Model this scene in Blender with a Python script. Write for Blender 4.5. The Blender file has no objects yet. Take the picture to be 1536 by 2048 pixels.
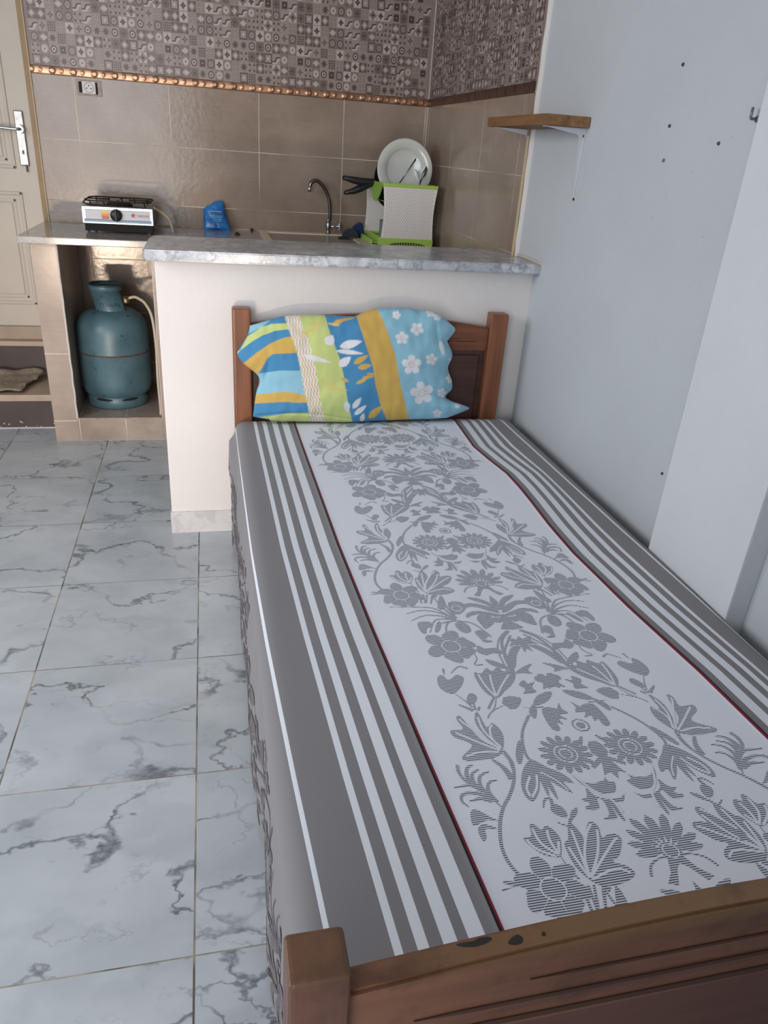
import bpy, bmesh, math, random
import numpy as np
from mathutils import Vector, Matrix, noise

# ------------------------------------------------------------------ camera
SC = bpy.context.scene
CM = ((0.9747658723812327, 0.2199449871935673, 0.03815359287506269),
      (-0.2137543459467876, 0.8703883998907506, 0.44354606629354754),
      (0.06434728921808251, -0.4405090645424229, 0.8954391048118482))
CP = Vector((0.4831, -1.6867, 1.2797)); FOC = 1468.346
cam = bpy.data.cameras.new('camera'); co = bpy.data.objects.new('camera', cam)
SC.collection.objects.link(co); SC.camera = co
cam.sensor_fit = 'VERTICAL'; cam.sensor_height = 36.0; cam.lens = FOC / 2048 * 36.0
cam.clip_start = 0.02
co.matrix_world = Matrix(((CM[0][0], CM[0][2], -CM[0][1], CP.x), (CM[1][0], CM[1][2], -CM[1][1], CP.y),
                          (CM[2][0], CM[2][2], -CM[2][1], CP.z), (0, 0, 0, 1)))

# ------------------------------------------------------------------ light
SC.view_settings.view_transform = 'Standard'; SC.view_settings.look = 'None'
SC.view_settings.gamma = 1.0; SC.view_settings.use_curve_mapping = False
SC.view_settings.exposure = 0.0
SC.cycles.use_denoising = True
SC.cycles.max_bounces = 8
w = bpy.data.worlds.new('world'); SC.world = w; w.use_nodes = True
w.node_tree.nodes['Background'].inputs[0].default_value = (0.62, 0.76, 1.0, 1)
w.node_tree.nodes['Background'].inputs[1].default_value = 0.75

XL_ = -1.7
def area(name, loc, target, sx, sy, power, col, spread=180):
    l = bpy.data.lights.new(name, 'AREA'); l.shape = 'RECTANGLE'; l.size = sx; l.size_y = sy
    l.energy = power; l.color = col; l.spread = math.radians(spread)
    o = bpy.data.objects.new(name, l); SC.collection.objects.link(o); o.location = loc
    d = Vector(target) - Vector(loc); o.rotation_euler = d.to_track_quat('-Z', 'Y').to_euler()
    return o
# daylight from the open sky outside the wide doorway behind and left of the camera
area('doorway_daylight', (-1.0, -4.7, 1.35), (-0.1, 0.8, 0.7), 2.6, 2.2, 88, (0.93, 0.96, 1.0), 150)
# sunlit terrace floor outside the door throws warm light low into the room
area('sunlit_terrace_bounce', (-0.66, -3.6, 0.03), (-0.25, 1.6, 0.5), 0.62, 0.16, 7.5, (1.0, 0.76, 0.56), 44)
# added fill from high on the left, lifts bed and floor; its window is made up
area('added_left_fill', (XL_ + 0.02, -0.45, 1.75), (0.9, -0.15, 0.3), 1.5, 1.1, 37, (0.93, 0.96, 1.0), 170)

# ------------------------------------------------------------------ helpers
def lin(c):
    def f(v):
        v = v / 255.0
        return v / 12.92 if v <= 0.04045 else ((v + 0.055) / 1.055) ** 2.4
    return (f(c[0]), f(c[1]), f(c[2]), 1.0)

def px(u, v, ax, val):
    d = [CM[r][0] * (u - 768) / FOC + CM[r][1] - CM[r][2] * (v - 1024) / FOC for r in range(3)]
    i = 'xyz'.index(ax); t = (val - CP[i]) / d[i]
    return Vector((CP[0] + t * d[0], CP[1] + t * d[1], CP[2] + t * d[2]))

class NT:
    def __init__(s, name):
        s.m = bpy.data.materials.new(name); s.m.use_nodes = True
        s.t = s.m.node_tree; s.b = s.t.nodes['Principled BSDF']
    def n(s, kind, **kw):
        x = s.t.nodes.new(kind)
        for k, v in kw.items():
            if k.startswith('_'): setattr(x, k[1:], v)
            else:
                key = int(k[1:]) if k[0] == 'i' and k[1:].isdigit() else k.replace('_', ' ')
                s.put(x.inputs[key], v)
        return x
    def put(s, sock, v):
        if isinstance(v, bpy.types.NodeSocket): s.t.links.new(v, sock)
        elif isinstance(v, bpy.types.Node): s.t.links.new(v.outputs[0], sock)
        else: sock.default_value = v
    def set(s, **kw):
        for k, v in kw.items(): s.put(s.b.inputs[k.replace('_', ' ')], v)
        return s
    def math(s, op, a, b=0.0, c=0.0, clamp=False):
        x = s.t.nodes.new('ShaderNodeMath'); x.operation = op; x.use_clamp = clamp
        s.put(x.inputs[0], a); s.put(x.inputs[1], b); s.put(x.inputs[2], c)
        return x.outputs[0]
    def mix(s, f, a, b, mode='MIX'):
        x = s.t.nodes.new('ShaderNodeMix'); x.data_type = 'RGBA'; x.blend_type = mode
        s.put(x.inputs[0], f); s.put(x.inputs[6], a); s.put(x.inputs[7], b)
        return x.outputs[2]
    def obj(s): return s.n('ShaderNodeTexCoord').outputs['Object']
    def mapv(s, v, scale=(1, 1, 1), loc=(0, 0, 0), rot=(0, 0, 0)):
        return s.n('ShaderNodeMapping', Vector=v, Scale=scale, Location=loc, Rotation=rot).outputs[0]
    def noise(s, v, scale, detail=3.0, rough=0.5, dist=0.0):
        return s.n('ShaderNodeTexNoise', Vector=v, Scale=scale, Detail=detail, Roughness=rough, Distortion=dist).outputs[0]
    def ramp(s, f, stops, interp='LINEAR'):
        x = s.n('ShaderNodeValToRGB', Fac=f); r = x.color_ramp; r.interpolation = interp
        while len(r.elements) < len(stops): r.elements.new(0.5)
        for e, (p, c) in zip(r.elements, stops): e.position = p; e.color = c if len(c) == 4 else (*c, 1)
        return x.outputs[0]
    def bump(s, h, strength=0.3, dist=0.002):
        s.put(s.b.inputs['Normal'], s.n('ShaderNodeBump', Height=h, Strength=strength, Distance=dist)); return s
    def sep(s, v): return s.n('ShaderNodeSeparateXYZ', Vector=v).outputs

MAT = {}
def plain(name, rgb, rough=0.5, metal=0.0, bumpy=0.0, bs=60, var=0.0, coat=0.0, vs=9):
    k = NT(name); c = lin(rgb)
    if var:
        v = k.noise(k.obj(), vs, 4)
        lo = tuple(x * (1 - var) for x in c[:3]) + (1,); hi = tuple(min(1, x * (1 + var)) for x in c[:3]) + (1,)
        k.set(Base_Color=k.ramp(v, [(0.3, lo), (0.7, hi)]))
    else: k.set(Base_Color=c)
    k.set(Roughness=rough, Metallic=metal, Coat_Weight=coat)
    if bumpy: k.bump(k.noise(k.obj(), bs, 4), bumpy)
    MAT[name] = k.m
    return k.m

def smoothstep_node(k, v, a, b):
    x = k.n('ShaderNodeMapRange', Value=v); x.interpolation_type = 'SMOOTHSTEP'
    x.inputs['From Min'].default_value = a; x.inputs['From Max'].default_value = b
    return x.outputs[0]

# ---- materials
def mat_wall_paint(name, rgb, wear=0.0):
    k = NT(name); o = k.obj(); c = lin(rgb)
    n1 = k.noise(o, 2.0, 5, .6); n2 = k.noise(o, 40, 4, .6)
    col = k.ramp(n1, [(.3, tuple(x * .95 for x in c[:3])), (.7, tuple(min(1, x * 1.04) for x in c[:3]))])
    if wear:
        sp = k.noise(o, 55, 2, .5); m = smoothstep_node(k, sp, .74, .78)
        col = k.mix(k.math('MULTIPLY', m, wear), col, lin((120, 105, 95)))
    k.set(Base_Color=col, Roughness=.62)
    k.bump(k.math('ADD', n2, k.math('MULTIPLY', n1, 2.5)), .25, .004)
    return k.m

def veins(k, v, sc, th, wd=.35, seedloc=(0, 0, 0)):
    v = k.mapv(v, loc=seedloc)
    wv = k.n('ShaderNodeVectorMath', _operation='ADD', i0=v)
    nz = k.n('ShaderNodeTexNoise', Vector=v, Scale=sc * 1.3, Detail=5.0, Roughness=.62)
    sc3 = k.n('ShaderNodeVectorMath', _operation='SCALE', i0=nz.outputs[1]); sc3.inputs['Scale'].default_value = wd
    k.put(wv.inputs[1], sc3)
    n = k.n('ShaderNodeTexNoise', Vector=wv, Scale=sc, Detail=2.0, Roughness=.45).outputs[0]
    d = k.math('ABSOLUTE', k.math('SUBTRACT', n, .5))
    return k.math('SUBTRACT', 1.0, smoothstep_node(k, d, 0.0, th))

TX = 0.4126; TY = 0.4220
def mat_floor():
    k = NT('marble_tile'); o = k.obj(); s = k.sep(o)
    tx = k.math('DIVIDE', s[0], TX); ty = k.math('DIVIDE', s[1], TY)
    ix = k.math('FLOOR', tx); iy = k.math('FLOOR', ty)
    idv = k.n('ShaderNodeCombineXYZ', X=k.math('MULTIPLY', ix, 3.17), Y=k.math('MULTIPLY', iy, 5.31), Z=k.math('MULTIPLY', k.math('ADD', ix, iy), 1.7))
    v = k.n('ShaderNodeVectorMath', _operation='ADD', i0=o, i1=idv.outputs[0]).outputs[0]
    vr = k.mapv(v, rot=(0, 0, .5), scale=(1, 1.5, 1))
    a = veins(k, vr, 2.6, .020, .36); b = veins(k, vr, 4.2, .014, .3, (7, 3, 1)); c = veins(k, vr, 2.8, .11, .32, (1.5, 9, 4))
    m1 = smoothstep_node(k, k.noise(vr, 3.3, 3, .6), .36, .58)
    m2 = smoothstep_node(k, k.noise(k.mapv(vr, loc=(4, 4, 4)), 4.0, 3, .6), .44, .62)
    base = k.ramp(k.noise(vr, 3, 4, .6), [(.3, lin((176, 181, 184))), (.7, lin((198, 202, 205)))])
    br = k.noise(vr, 30, 4, .7)
    col = k.mix(k.math('MULTIPLY', c, k.math('MULTIPLY', m1, .26)), base, lin((150, 155, 160)))
    col = k.mix(k.math('MULTIPLY', a, k.math('MULTIPLY', k.math('ADD', .18, m1), k.math('MULTIPLY', br, 1.15)), clamp=True), col, lin((74, 78, 84)))
    col = k.mix(k.math('MULTIPLY', b, k.math('MULTIPLY', m2, .38)), col, lin((112, 116, 122)))
    # grout
    fx = k.math('FRACT', tx); fy = k.math('FRACT', ty)
    ex = k.math('MULTIPLY', k.math('MINIMUM', fx, k.math('SUBTRACT', 1.0, fx)), TX)
    ey = k.math('MULTIPLY', k.math('MINIMUM', fy, k.math('SUBTRACT', 1.0, fy)), TY)
    g = k.math('MAXIMUM', k.math('LESS_THAN', ex, .0019), k.math('LESS_THAN', ey, .0013))
    gc = k.ramp(k.noise(o, 5, 3, .6), [(.42, lin((92, 88, 80))), (.58, lin((168, 158, 138)))])
    col = k.mix(g, col, gc)
    k.set(Base_Color=col, Roughness=k.math('ADD', .26, k.math('MULTIPLY', g, .5)))
    k.set(Specular_IOR_Level=.45)
    k.bump(k.math('SUBTRACT', k.math('MULTIPLY', k.noise(o, 9, 2), .4), g), .25, .002)
    return k.m

def mat_marble(name, lo, hi, vcol, sc=6, stretch=(1, 1, 1), rough=.25):
    k = NT(name); o = k.mapv(k.obj(), scale=stretch, rot=(.3, .2, .4))
    a = veins(k, o, sc, .05, .25); b = veins(k, o, sc * 2.3, .05, .12, (3, 1, 2)); c = veins(k, o, sc * .6, .16, .3, (8, 8, 8))
    base = k.ramp(k.noise(o, sc, 5, .65), [(.3, lin(lo)), (.7, lin(hi))])
    col = k.mix(k.math('MULTIPLY', c, .45), base, lin(vcol))
    col = k.mix(k.math('MULTIPLY', a, .7), col, lin(vcol)); col = k.mix(k.math('MULTIPLY', b, .4), col, lin(vcol))
    k.set(Base_Color=col, Roughness=rough); return k.m

def mat_tile(name, axis, u0, z0, W=.4, H=.2535, joint=True, c1=(138, 121, 107), c2=(156, 139, 124), rip=.26):
    """glossy rippled ceramic tile with pale grout; axis = horizontal axis of the wall"""
    k = NT(name); o = k.obj(); s = k.sep(o); h = s['XYZ'.index(axis)]
    st = k.mapv(o, scale=(3, 3, 40) if axis != 'Z' else (3, 3, 3))
    lines = k.noise(st, 3, 4, .7); cl = k.noise(o, 5, 4, .6)
    f = k.math('ADD', k.math('MULTIPLY', lines, .26), k.math('MULTIPLY', cl, .74))
    col = k.ramp(f, [(.35, lin(c1)), (.65, lin(c2))])
    rp = k.noise(o, 55, 2, .5); rp2 = k.noise(o, 7, 2, .5)
    rough = .17
    hgt = k.math('ADD', k.math('MULTIPLY', rp, .55), k.math('MULTIPLY', rp2, 1.2))
    if joint:
        tu = k.math('DIVIDE', k.math('SUBTRACT', h, u0), W); tz = k.math('DIVIDE', k.math('SUBTRACT', s[2], z0), H)
        fu = k.math('FRACT', tu); fz = k.math('FRACT', tz)
        eu = k.math('MULTIPLY', k.math('MINIMUM', fu, k.math('SUBTRACT', 1.0, fu)), W)
        ez = k.math('MULTIPLY', k.math('MINIMUM', fz, k.math('SUBTRACT', 1.0, fz)), H)
        g = k.math('LESS_THAN', k.math('MINIMUM', eu, ez), .0016)
        gc = k.ramp(k.noise(o, 3, 2, .5), [(.4, lin((150, 138, 125))), (.6, lin((215, 205, 190)))])
        col = k.mix(g, col, gc); rough = k.math('ADD', .17, k.math('MULTIPLY', g, .5))
        hgt = k.math('SUBTRACT', hgt, k.math('MULTIPLY', g, .8))
    k.set(Base_Color=col, Roughness=rough, Specular_IOR_Level=.32)
    k.bump(hgt, rip, .003)
    return k.m

def mat_wood(name, c1, c2, axis='X', rough=.38, worn=None):
    k = NT(name); o = k.obj()
    sc = {'X': (2.2, 34, 34), 'Y': (34, 2.2, 34), 'Z': (34, 34, 2.2)}[axis]
    v = k.mapv(o, scale=sc); g = k.noise(v, 1.0, 6, .65, .6); b = k.noise(o, 3, 3)
    col = k.ramp(k.math('ADD', k.math('MULTIPLY', g, .7), k.math('MULTIPLY', b, .3)), [(.36, lin(c1)), (.62, lin(c2))])
    if worn:
        wz = smoothstep_node(k, k.math('ADD', k.sep(o)[2], k.math('MULTIPLY', k.noise(o, 9, 4, .7), .05)), worn[0], worn[1])
        col = k.mix(k.math('MULTIPLY', wz, .8), col, lin(worn[2]))
        stn = smoothstep_node(k, k.noise(o, 16, 4, .6), .5, .66); col = k.mix(k.math('MULTIPLY', stn, .35), col, lin(tuple(q * .62 for q in c1)))
    k.set(Base_Color=col, Roughness=rough); k.bump(g, .12, .001); MAT[name] = k.m; return k.m

def mat_cloth(name, rgb, rgb2=None, rough=.9, wv=900):
    k = NT(name); c = lin(rgb); o = k.obj()
    n = k.noise(o, wv, 2, .7)
    k.set(Base_Color=k.ramp(n, [(.3, tuple(x * .93 for x in c[:3])), (.7, tuple(min(1, x * 1.06) for x in c[:3]))]), Roughness=rough, Sheen_Weight=.08)
    k.set(Specular_IOR_Level=.25)
    k.bump(k.noise(o, 400, 2), .06, .001); MAT[name] = k.m; return k.m

# ---- mesh helpers
def link(o, parent=None):
    SC.collection.objects.link(o)
    if parent is not None:
        o.parent = parent
        o.matrix_parent_inverse = Matrix.Translation(-parent.location)
    return o
class MB:
    def __init__(s): s.bm = bmesh.new()
    def box(s, x0, x1, y0, y1, z0, z1, mi=0, bev=0.0, rot=None, seg=2):
        b = bmesh.new(); bmesh.ops.create_cube(b, size=1)
        for v in b.verts: v.co = Vector(((x0 + x1) / 2 + v.co.x * (x1 - x0), (y0 + y1) / 2 + v.co.y * (y1 - y0), (z0 + z1) / 2 + v.co.z * (z1 - z0)))
        if bev: bmesh.ops.bevel(b, geom=list(b.edges), offset=bev, segments=seg, affect='EDGES', profile=.6)
        if rot is not None: bmesh.ops.transform(b, matrix=rot, verts=b.verts)
        s.add(b, mi); return s
    def add(s, b, mi=0):
        vm = {}
        for v in b.verts: vm[v] = s.bm.verts.new(v.co)
        for f in b.faces:
            try: nf = s.bm.faces.new([vm[v] for v in f.verts]); nf.material_index = mi; nf.smooth = f.smooth
            except ValueError: pass
        b.free()
    def poly(s, pts, mi=0, smooth=False):
        vs = [s.bm.verts.new(p) for p in pts]; f = s.bm.faces.new(vs); f.material_index = mi; f.smooth = smooth; return f
    def prism(s, pts, d, mi=0):
        """closed outline pts extruded by vector d"""
        d = Vector(d); a = [s.bm.verts.new(p) for p in pts]; b = [s.bm.verts.new(Vector(p) + d) for p in pts]; n = len(a)
        fs = [s.bm.faces.new(a[::-1]), s.bm.faces.new(b)]
        for i in range(n): fs.append(s.bm.faces.new((a[i], a[(i + 1) % n], b[(i + 1) % n], b[i])))
        for f in fs: f.material_index = mi
        return s
    def tube(s, pts, r, seg=10, mi=0, caps=True):
        pts = [Vector(p) for p in pts]; n = len(pts)
        rs = r if isinstance(r, (list, tuple)) else [r] * n
        prev = None; rings = []
        for i, p in enumerate(pts):
            t = (pts[min(i + 1, n - 1)] - pts[max(i - 1, 0)]).normalized()
            if prev is None:
                u = t.orthogonal().normalized()
            else:
                u = (prev - t * prev.dot(t)).normalized()
            prev = u; v = t.cross(u)
            rings.append([s.bm.verts.new(p + (u * math.cos(a) + v * math.sin(a)) * rs[i]) for a in [2 * math.pi * k / seg for k in range(seg)]])
        for i in range(n - 1):
            for j in range(seg):
                f = s.bm.faces.new((rings[i][j], rings[i][(j + 1) % seg], rings[i + 1][(j + 1) % seg], rings[i + 1][j])); f.smooth = True; f.material_index = mi
        if caps:
            for rg in (rings[0][::-1], rings[-1]): f = s.bm.faces.new(rg); f.material_index = mi
        return s
    def lathe(s, prof, c, seg=40, mi=0, axis='Z', cap0=True, cap1=True, arc=None):
        rings = []; c = Vector(c); full = arc is None
        a0, a1 = arc if arc else (0, 2 * math.pi)
        m = seg if full else seg + 1
        for (r, h) in prof:
            ring = []
            for k in range(m):
                a = a0 + (a1 - a0) * k / seg
                q = (r * math.cos(a), r * math.sin(a), h)
                if axis == 'Y': q = (q[0], h, q[1])
                if axis == 'X': q = (h, q[0], q[1])
                ring.append(s.bm.verts.new(c + Vector(q)))
            rings.append(ring)
        for i in range(len(rings) - 1):
            for j in range(seg):
                j2 = (j + 1) % m
                f = s.bm.faces.new((rings[i][j], rings[i][j2], rings[i + 1][j2], rings[i + 1][j])); f.smooth = True; f.material_index = mi
        if full:
            if cap0 and prof[0][0] > 1e-5: s.bm.faces.new(rings[0][::-1]).material_index = mi
            if cap1 and prof[-1][0] > 1e-5: s.bm.faces.new(rings[-1]).material_index = mi
        return s
    def build(s, name, mats, parent=None, recalc=True, smooth_angle=None):
        if recalc: bmesh.ops.recalc_face_normals(s.bm, faces=s.bm.faces)
        me = bpy.data.meshes.new(name); s.bm.to_mesh(me); s.bm.free()
        for m in (mats if isinstance(mats, (list, tuple)) else [mats]): me.materials.append(m)
        if smooth_angle:
            for p in me.polygons: p.use_smooth = True
            me.set_sharp_from_angle(angle=math.radians(smooth_angle))
        o = bpy.data.objects.new(name, me); link(o, parent)
        return o
def tag(o, label=None, cat=None, group=None, kind=None):
    for k, v in (('label', label), ('category', cat), ('group', group), ('kind', kind)):
        if v: o[k] = v
    return o
def thing(name, loc, label, cat, group=None):
    o = bpy.data.objects.new(name, None); SC.collection.objects.link(o); o.location = loc; o.empty_display_size = .05
    return tag(o, label, cat, group)
def solidify(o, t, off=0.0):
    m = o.modifiers.new('s', 'SOLIDIFY'); m.thickness = t; m.offset = off; return o
def grid_mesh(name, nu, nv, fn, mats, parent=None, mi=None, smooth=True, uv=None, closed=False):
    verts = [fn(i, j) for j in range(nv) for i in range(nu)]
    faces = [(j * nu + i, j * nu + i + 1, (j + 1) * nu + i + 1, (j + 1) * nu + i) for j in range(nv - 1) for i in range(nu - 1)]
    me = bpy.data.meshes.new(name); me.from_pydata(verts, [], faces)
    for m in (mats if isinstance(mats, (list, tuple)) else [mats]): me.materials.append(m)
    if smooth: me.polygons.foreach_set('use_smooth', [True] * len(me.polygons))
    if mi: me.polygons.foreach_set('material_index', [mi(f % (nu - 1), f // (nu - 1)) for f in range(len(faces))])
    if uv:
        l = me.uv_layers.new(name='UVMap'); vi = np.empty(len(me.loops), dtype=np.int32); me.loops.foreach_get('vertex_index', vi)
        uvs = np.array([uv(i, j) for j in range(nv) for i in range(nu)], dtype=np.float32)[vi]
        l.data.foreach_set('uv', uvs.ravel())
    o = bpy.data.objects.new(name, me); link(o, parent); return o
def catmull(pts, n=6, closed=True):
    P = [Vector(p) for p in pts]; out = []; m = len(P)
    rng = range(m) if closed else range(m - 1)
    for i in rng:
        if closed: p0, p1, p2, p3 = P[i - 1], P[i], P[(i + 1) % m], P[(i + 2) % m]
        else: p0, p1, p2, p3 = P[max(i - 1, 0)], P[i], P[i + 1], P[min(i + 2, m - 1)]
        for k in range(n):
            t = k / n
            out.append(.5 * ((2 * p1) + (p2 - p0) * t + (2 * p0 - 5 * p1 + 4 * p2 - p3) * t * t + (3 * p1 - p0 - 3 * p2 + p3) * t ** 3))
    if not closed: out.append(P[-1])
    return out

# ------------------------------------------------------------------ dimensions
XR = 1.562; XT = 1.548; YB = 2.2314; YT = .915; ZTOP = .885; XL = -1.7; YREAR = -2.12; ZC = 2.75
YC = 1.684

# ------------------------------------------------------------------ setting
m_floor = mat_floor()
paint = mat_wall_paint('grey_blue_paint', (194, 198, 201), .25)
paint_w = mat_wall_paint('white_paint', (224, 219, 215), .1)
MB().box(XL - .1, XR + .1, YREAR - 3.2, YB + .15, -.1, 0).build('floor', m_floor)['kind'] = 'structure'
MB().box(XL - .1, XR + .1, YREAR - .1, YB + .15, ZC, ZC + .1).build('ceiling', paint_w)['kind'] = 'structure'
b = MB(); b.box(XL - .1, XL, YREAR - .1, -1.2, 0, ZC); b.box(XL - .1, XL, .3, YB + .15, 0, ZC); b.box(XL - .1, XL, -1.2, .3, 0, 1.2); b.box(XL - .1, XL, -1.2, .3, 2.3, ZC)
b.build('wall_left', paint_w)['kind'] = 'structure'
b = MB()
b.box(XL, -1.3, YREAR - .1, YREAR, 0, ZC); b.box(-1.3, .32, YREAR - .1, YREAR, 2.25, ZC); b.box(.32, XR + .1, YREAR - .1, YREAR, 0, ZC)
b.build('wall_rear', paint_w)['kind'] = 'structure'
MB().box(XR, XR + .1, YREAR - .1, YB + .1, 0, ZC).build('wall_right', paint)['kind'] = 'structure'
# pilaster against the right wall
MB().box(1.512, XR + .002, -.597, -.29, 0, ZC, bev=.004).build('trim_1', mat_wall_paint('pilaster_paint', (214, 217, 219)))['kind'] = 'structure'

tile_b = mat_tile('beige_wall_tile', 'X', -.063, 1.233)
tile_r = mat_tile('brown_wall_tile', 'Y', 1.79, 1.233, W=.4)
# --- mosaic print: cells with their own motifs, colour levels as separate materials
LV = [plain('print_pale', (178, 164, 156), .35), plain('print_light', (148, 133, 125), .35), plain('print_mid', (118, 102, 95), .35),
      plain('print_dark', (82, 66, 61), .35), plain('print_black', (56, 43, 41), .35)]
def motif(B, P, cell, kind, rnd):
    """P(u,v,k) maps a cell coordinate to a point, k = layer"""
    def pg(pts, mi, k=1): B.poly([P(cell, u, v, k) for u, v in pts], mi)
    def ring(r, mi, k, n=14, c=(.5, .5), ph=0.0): pg([(c[0] + r * math.cos(2 * math.pi * i / n + ph), c[1] + r * math.sin(2 * math.pi * i / n + ph)) for i in range(n)], mi, k)
    def star(r1, r2, n, mi, k, ph=0.0, c=(.5, .5)):
        pg([(c[0] + (r1 if i % 2 == 0 else r2) * math.cos(math.pi * i / n + ph), c[1] + (r1 if i % 2 == 0 else r2) * math.sin(math.pi * i / n + ph)) for i in range(2 * n)], mi, k)
    e = .012
    bgc = {0: 2, 1: 2, 2: 1, 3: 1, 4: 2, 5: 1, 6: 1, 7: 3, 8: 1, 9: 0, 10: 1, 11: 2, 12: 1, 13: 2, 14: 0, 15: 1}[kind]
    pg([(e, e), (1 - e, e), (1 - e, 1 - e), (e, 1 - e)], bgc, 1)
    q = math.pi / 4
    if kind == 0: ring(.44, 1, 2); ring(.34, 0, 3); ring(.09, 3, 4)
    elif kind == 1: ring(.42, 3, 2); ring(.30, 1, 3); ring(.12, 2, 4)
    elif kind == 2: ring(.40, 3, 2); ring(.24, 0, 3); ring(.11, 4, 4)
    elif kind == 3: star(.42, .14, 4, 3, 2); ring(.08, 1, 3)
    elif kind == 4: star(.44, .30, 2, 0, 2); [star(.12, .05, 4, 3, 2, c=c) for c in ((.14, .14), (.86, .14), (.14, .86), (.86, .86))]
    elif kind == 5: pg([(.14, .14), (.86, .14), (.86, .86), (.14, .86)], 3, 2); pg([(.28, .28), (.72, .28), (.72, .72), (.28, .72)], 4, 3); ring(.08, 0, 4)
    elif kind == 6:
        for i in range(4):
            a = .16 + .225 * i; pg([(a - .045, .04), (a + .045, .04), (a + .045, .96), (a - .045, .96)], 3, 2); pg([(.04, a - .035), (.96, a - .035), (.96, a + .035), (.04, a + .035)], 3, 3)
    elif kind == 7: star(.50, .34, 4, 1, 2, q); ring(.16, 0, 3)
    elif kind == 8:
        for c in ((.27, .27), (.73, .27), (.27, .73), (.73, .73)): ring(.17, 2, 2, 10, c); ring(.07, 0, 3, 8, c)
    elif kind == 9: star(.40, .16, 4, 4, 2, 0); star(.26, .12, 4, 4, 3, q); ring(.06, 1, 4)
    elif kind == 10:
        pg([(.0, .32), (.3, .32), (.42, .62), (.62, .74), (.98, .74), (.98, .62), (.7, .62), (.54, .5), (.42, .2), (.0, .2)], 4, 2)
        pg([(.0, .2), (.42, .2), (.54, .5), (.7, .62), (.98, .62), (.98, .45), (.8, .4), (.64, .14), (.5, .02), (0, .02)], 0, 2)
    elif kind == 11: [ring(.09, 3, 2, 8, (.5 + .32 * math.cos(i * q), .5 + .32 * math.sin(i * q))) for i in range(8)]; star(.24, .10, 6, 4, 3)
    elif kind == 12:
        for i in range(3):
            for j in range(3):
                if (i + j) % 2 == 0: ring(.17, 3, 2, 4, (.22 + .28 * i, .22 + .28 * j))
        ring(.10, 0, 3, 4)
    elif kind == 13: pg([(.04, .04), (.4, .04), (.04, .4)], 3, 2); pg([(.96, .04), (.96, .4), (.6, .04)], 3, 2); pg([(.04, .96), (.04, .6), (.4, .96)], 3, 2); pg([(.96, .96), (.6, .96), (.96, .6)], 3, 2); ring(.30, 0, 3, 4)
    elif kind == 14:
        star(.48, .30, 4, 3, 2); star(.36, .22, 4, 1, 3); star(.24, .13, 4, 4, 4)
    else: star(.47, .22, 8, 3, 2); star(.22, .10, 8, 3, 3)
CW = .4 / 11; CH = .25 / 6
def mosaic(B, mapping, u_lo, u_hi, u_joint, seed):
    rnd = random.Random(seed); pat = {}
    k0 = math.ceil((u_lo - u_joint) / CW - 1e-6); k1 = math.floor((u_hi - u_joint) / CW + 1e-6)
    rows = int((ZC - 1.5155) / CH)
    rows = min(rows, 18)
    for r in range(rows):
        for kx in range(k0, k1):
            key = (r % 12, (kx + (r // 12) * 5) % 16)
            if key not in pat: pat[key] = rnd.randrange(16)
            u = u_joint + kx * CW; z = 1.5155 + r * CH
            motif(B, mapping, (u, z), pat[key], rnd)
def map_back(c, u, v, k): return (c[0] + (.012 + .976 * u) * CW, YB - .0002 - .00025 * k, c[1] + (.012 + .976 * v) * CH)
def map_right(c, u, v, k): return (XT - .0002 - .00025 * k, c[0] + (.012 + .976 * u) * CW, c[1] + (.012 + .976 * v) * CH)
grout = plain('mosaic_grout', (138, 123, 115), .5)
b = MB()
b.box(-.235, XR + .1, YB, YB + .1, 0, 1.5, 0); b.box(-.235, XR + .1, YB, YB + .1, 1.5, ZC, 1)
b.box(XL, -1.25, YB, YB + .1, 0, ZC, 7); b.box(-1.25, -.235, YB, YB + .1, 0, .3975, 7); b.box(-1.25, -.235, YB, YB + .1, 2.45, ZC, 7)
mosaic(b, map_back, -.235, XT - .002, -.182, 3)
for z in (1.5155 + .25, 1.5155 + .5, 1.5155 + .75): b.box(-.235, XT, YB - .0016, YB, z - .0012, z + .0012, 1)
for i in range(5): x = -.182 + .4 * i; b.box(x - .0012, x + .0012, YB - .0016, YB, 1.516, ZC, 1)
b.build('wall_back', [tile_b, grout] + LV + [paint_w], recalc=False)['kind'] = 'structure'
o = bpy.data.objects['wall_back']
# motif material indices were 0..4 -> shift to 2..6
me = o.data
zs = [0.0] * len(me.polygons)
for p in me.polygons:
    c = p.center
    if abs(c.y - (YB - .0002)) < .0016 and c.y < YB - .0003 and c.z > 1.516 and len(p.vertices) >= 3 and p.normal.y ** 2 > .9 and abs(c.y - (YB - .0016)) > 1e-5:
        p.material_index = p.material_index + 2
b = MB()
b.box(XT, XR + .05, YT, YB, 0, 1.5, 0); b.box(XT, XR + .05, YT, YB, 1.5, ZC, 1)
n0 = len(b.bm.faces)
mosaic(b, map_right, YT, YB - .002, YB - .4 * 3, 3)
b.bm.faces.ensure_lookup_table()
for f in b.bm.faces[n0:]: f.material_index += 2
for z in (1.5155 + .25, 1.5155 + .5): b.box(XT - .0016, XT, YT, YB, z - .0012, z + .0012, 1)
for y in (YB - .4, YB - .8): b.box(XT - .0016, XT, y - .0012, y + .0012, 1.516, ZC, 1)
b.box(XT - .003, XT + .001, YB - .006, YB, ZTOP, ZC, 7)
b.build('wall_side_tiled', [tile_r, grout] + LV + [plain('white_grout', (205, 196, 186), .6)], recalc=False)['kind'] = 'structure'
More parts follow.
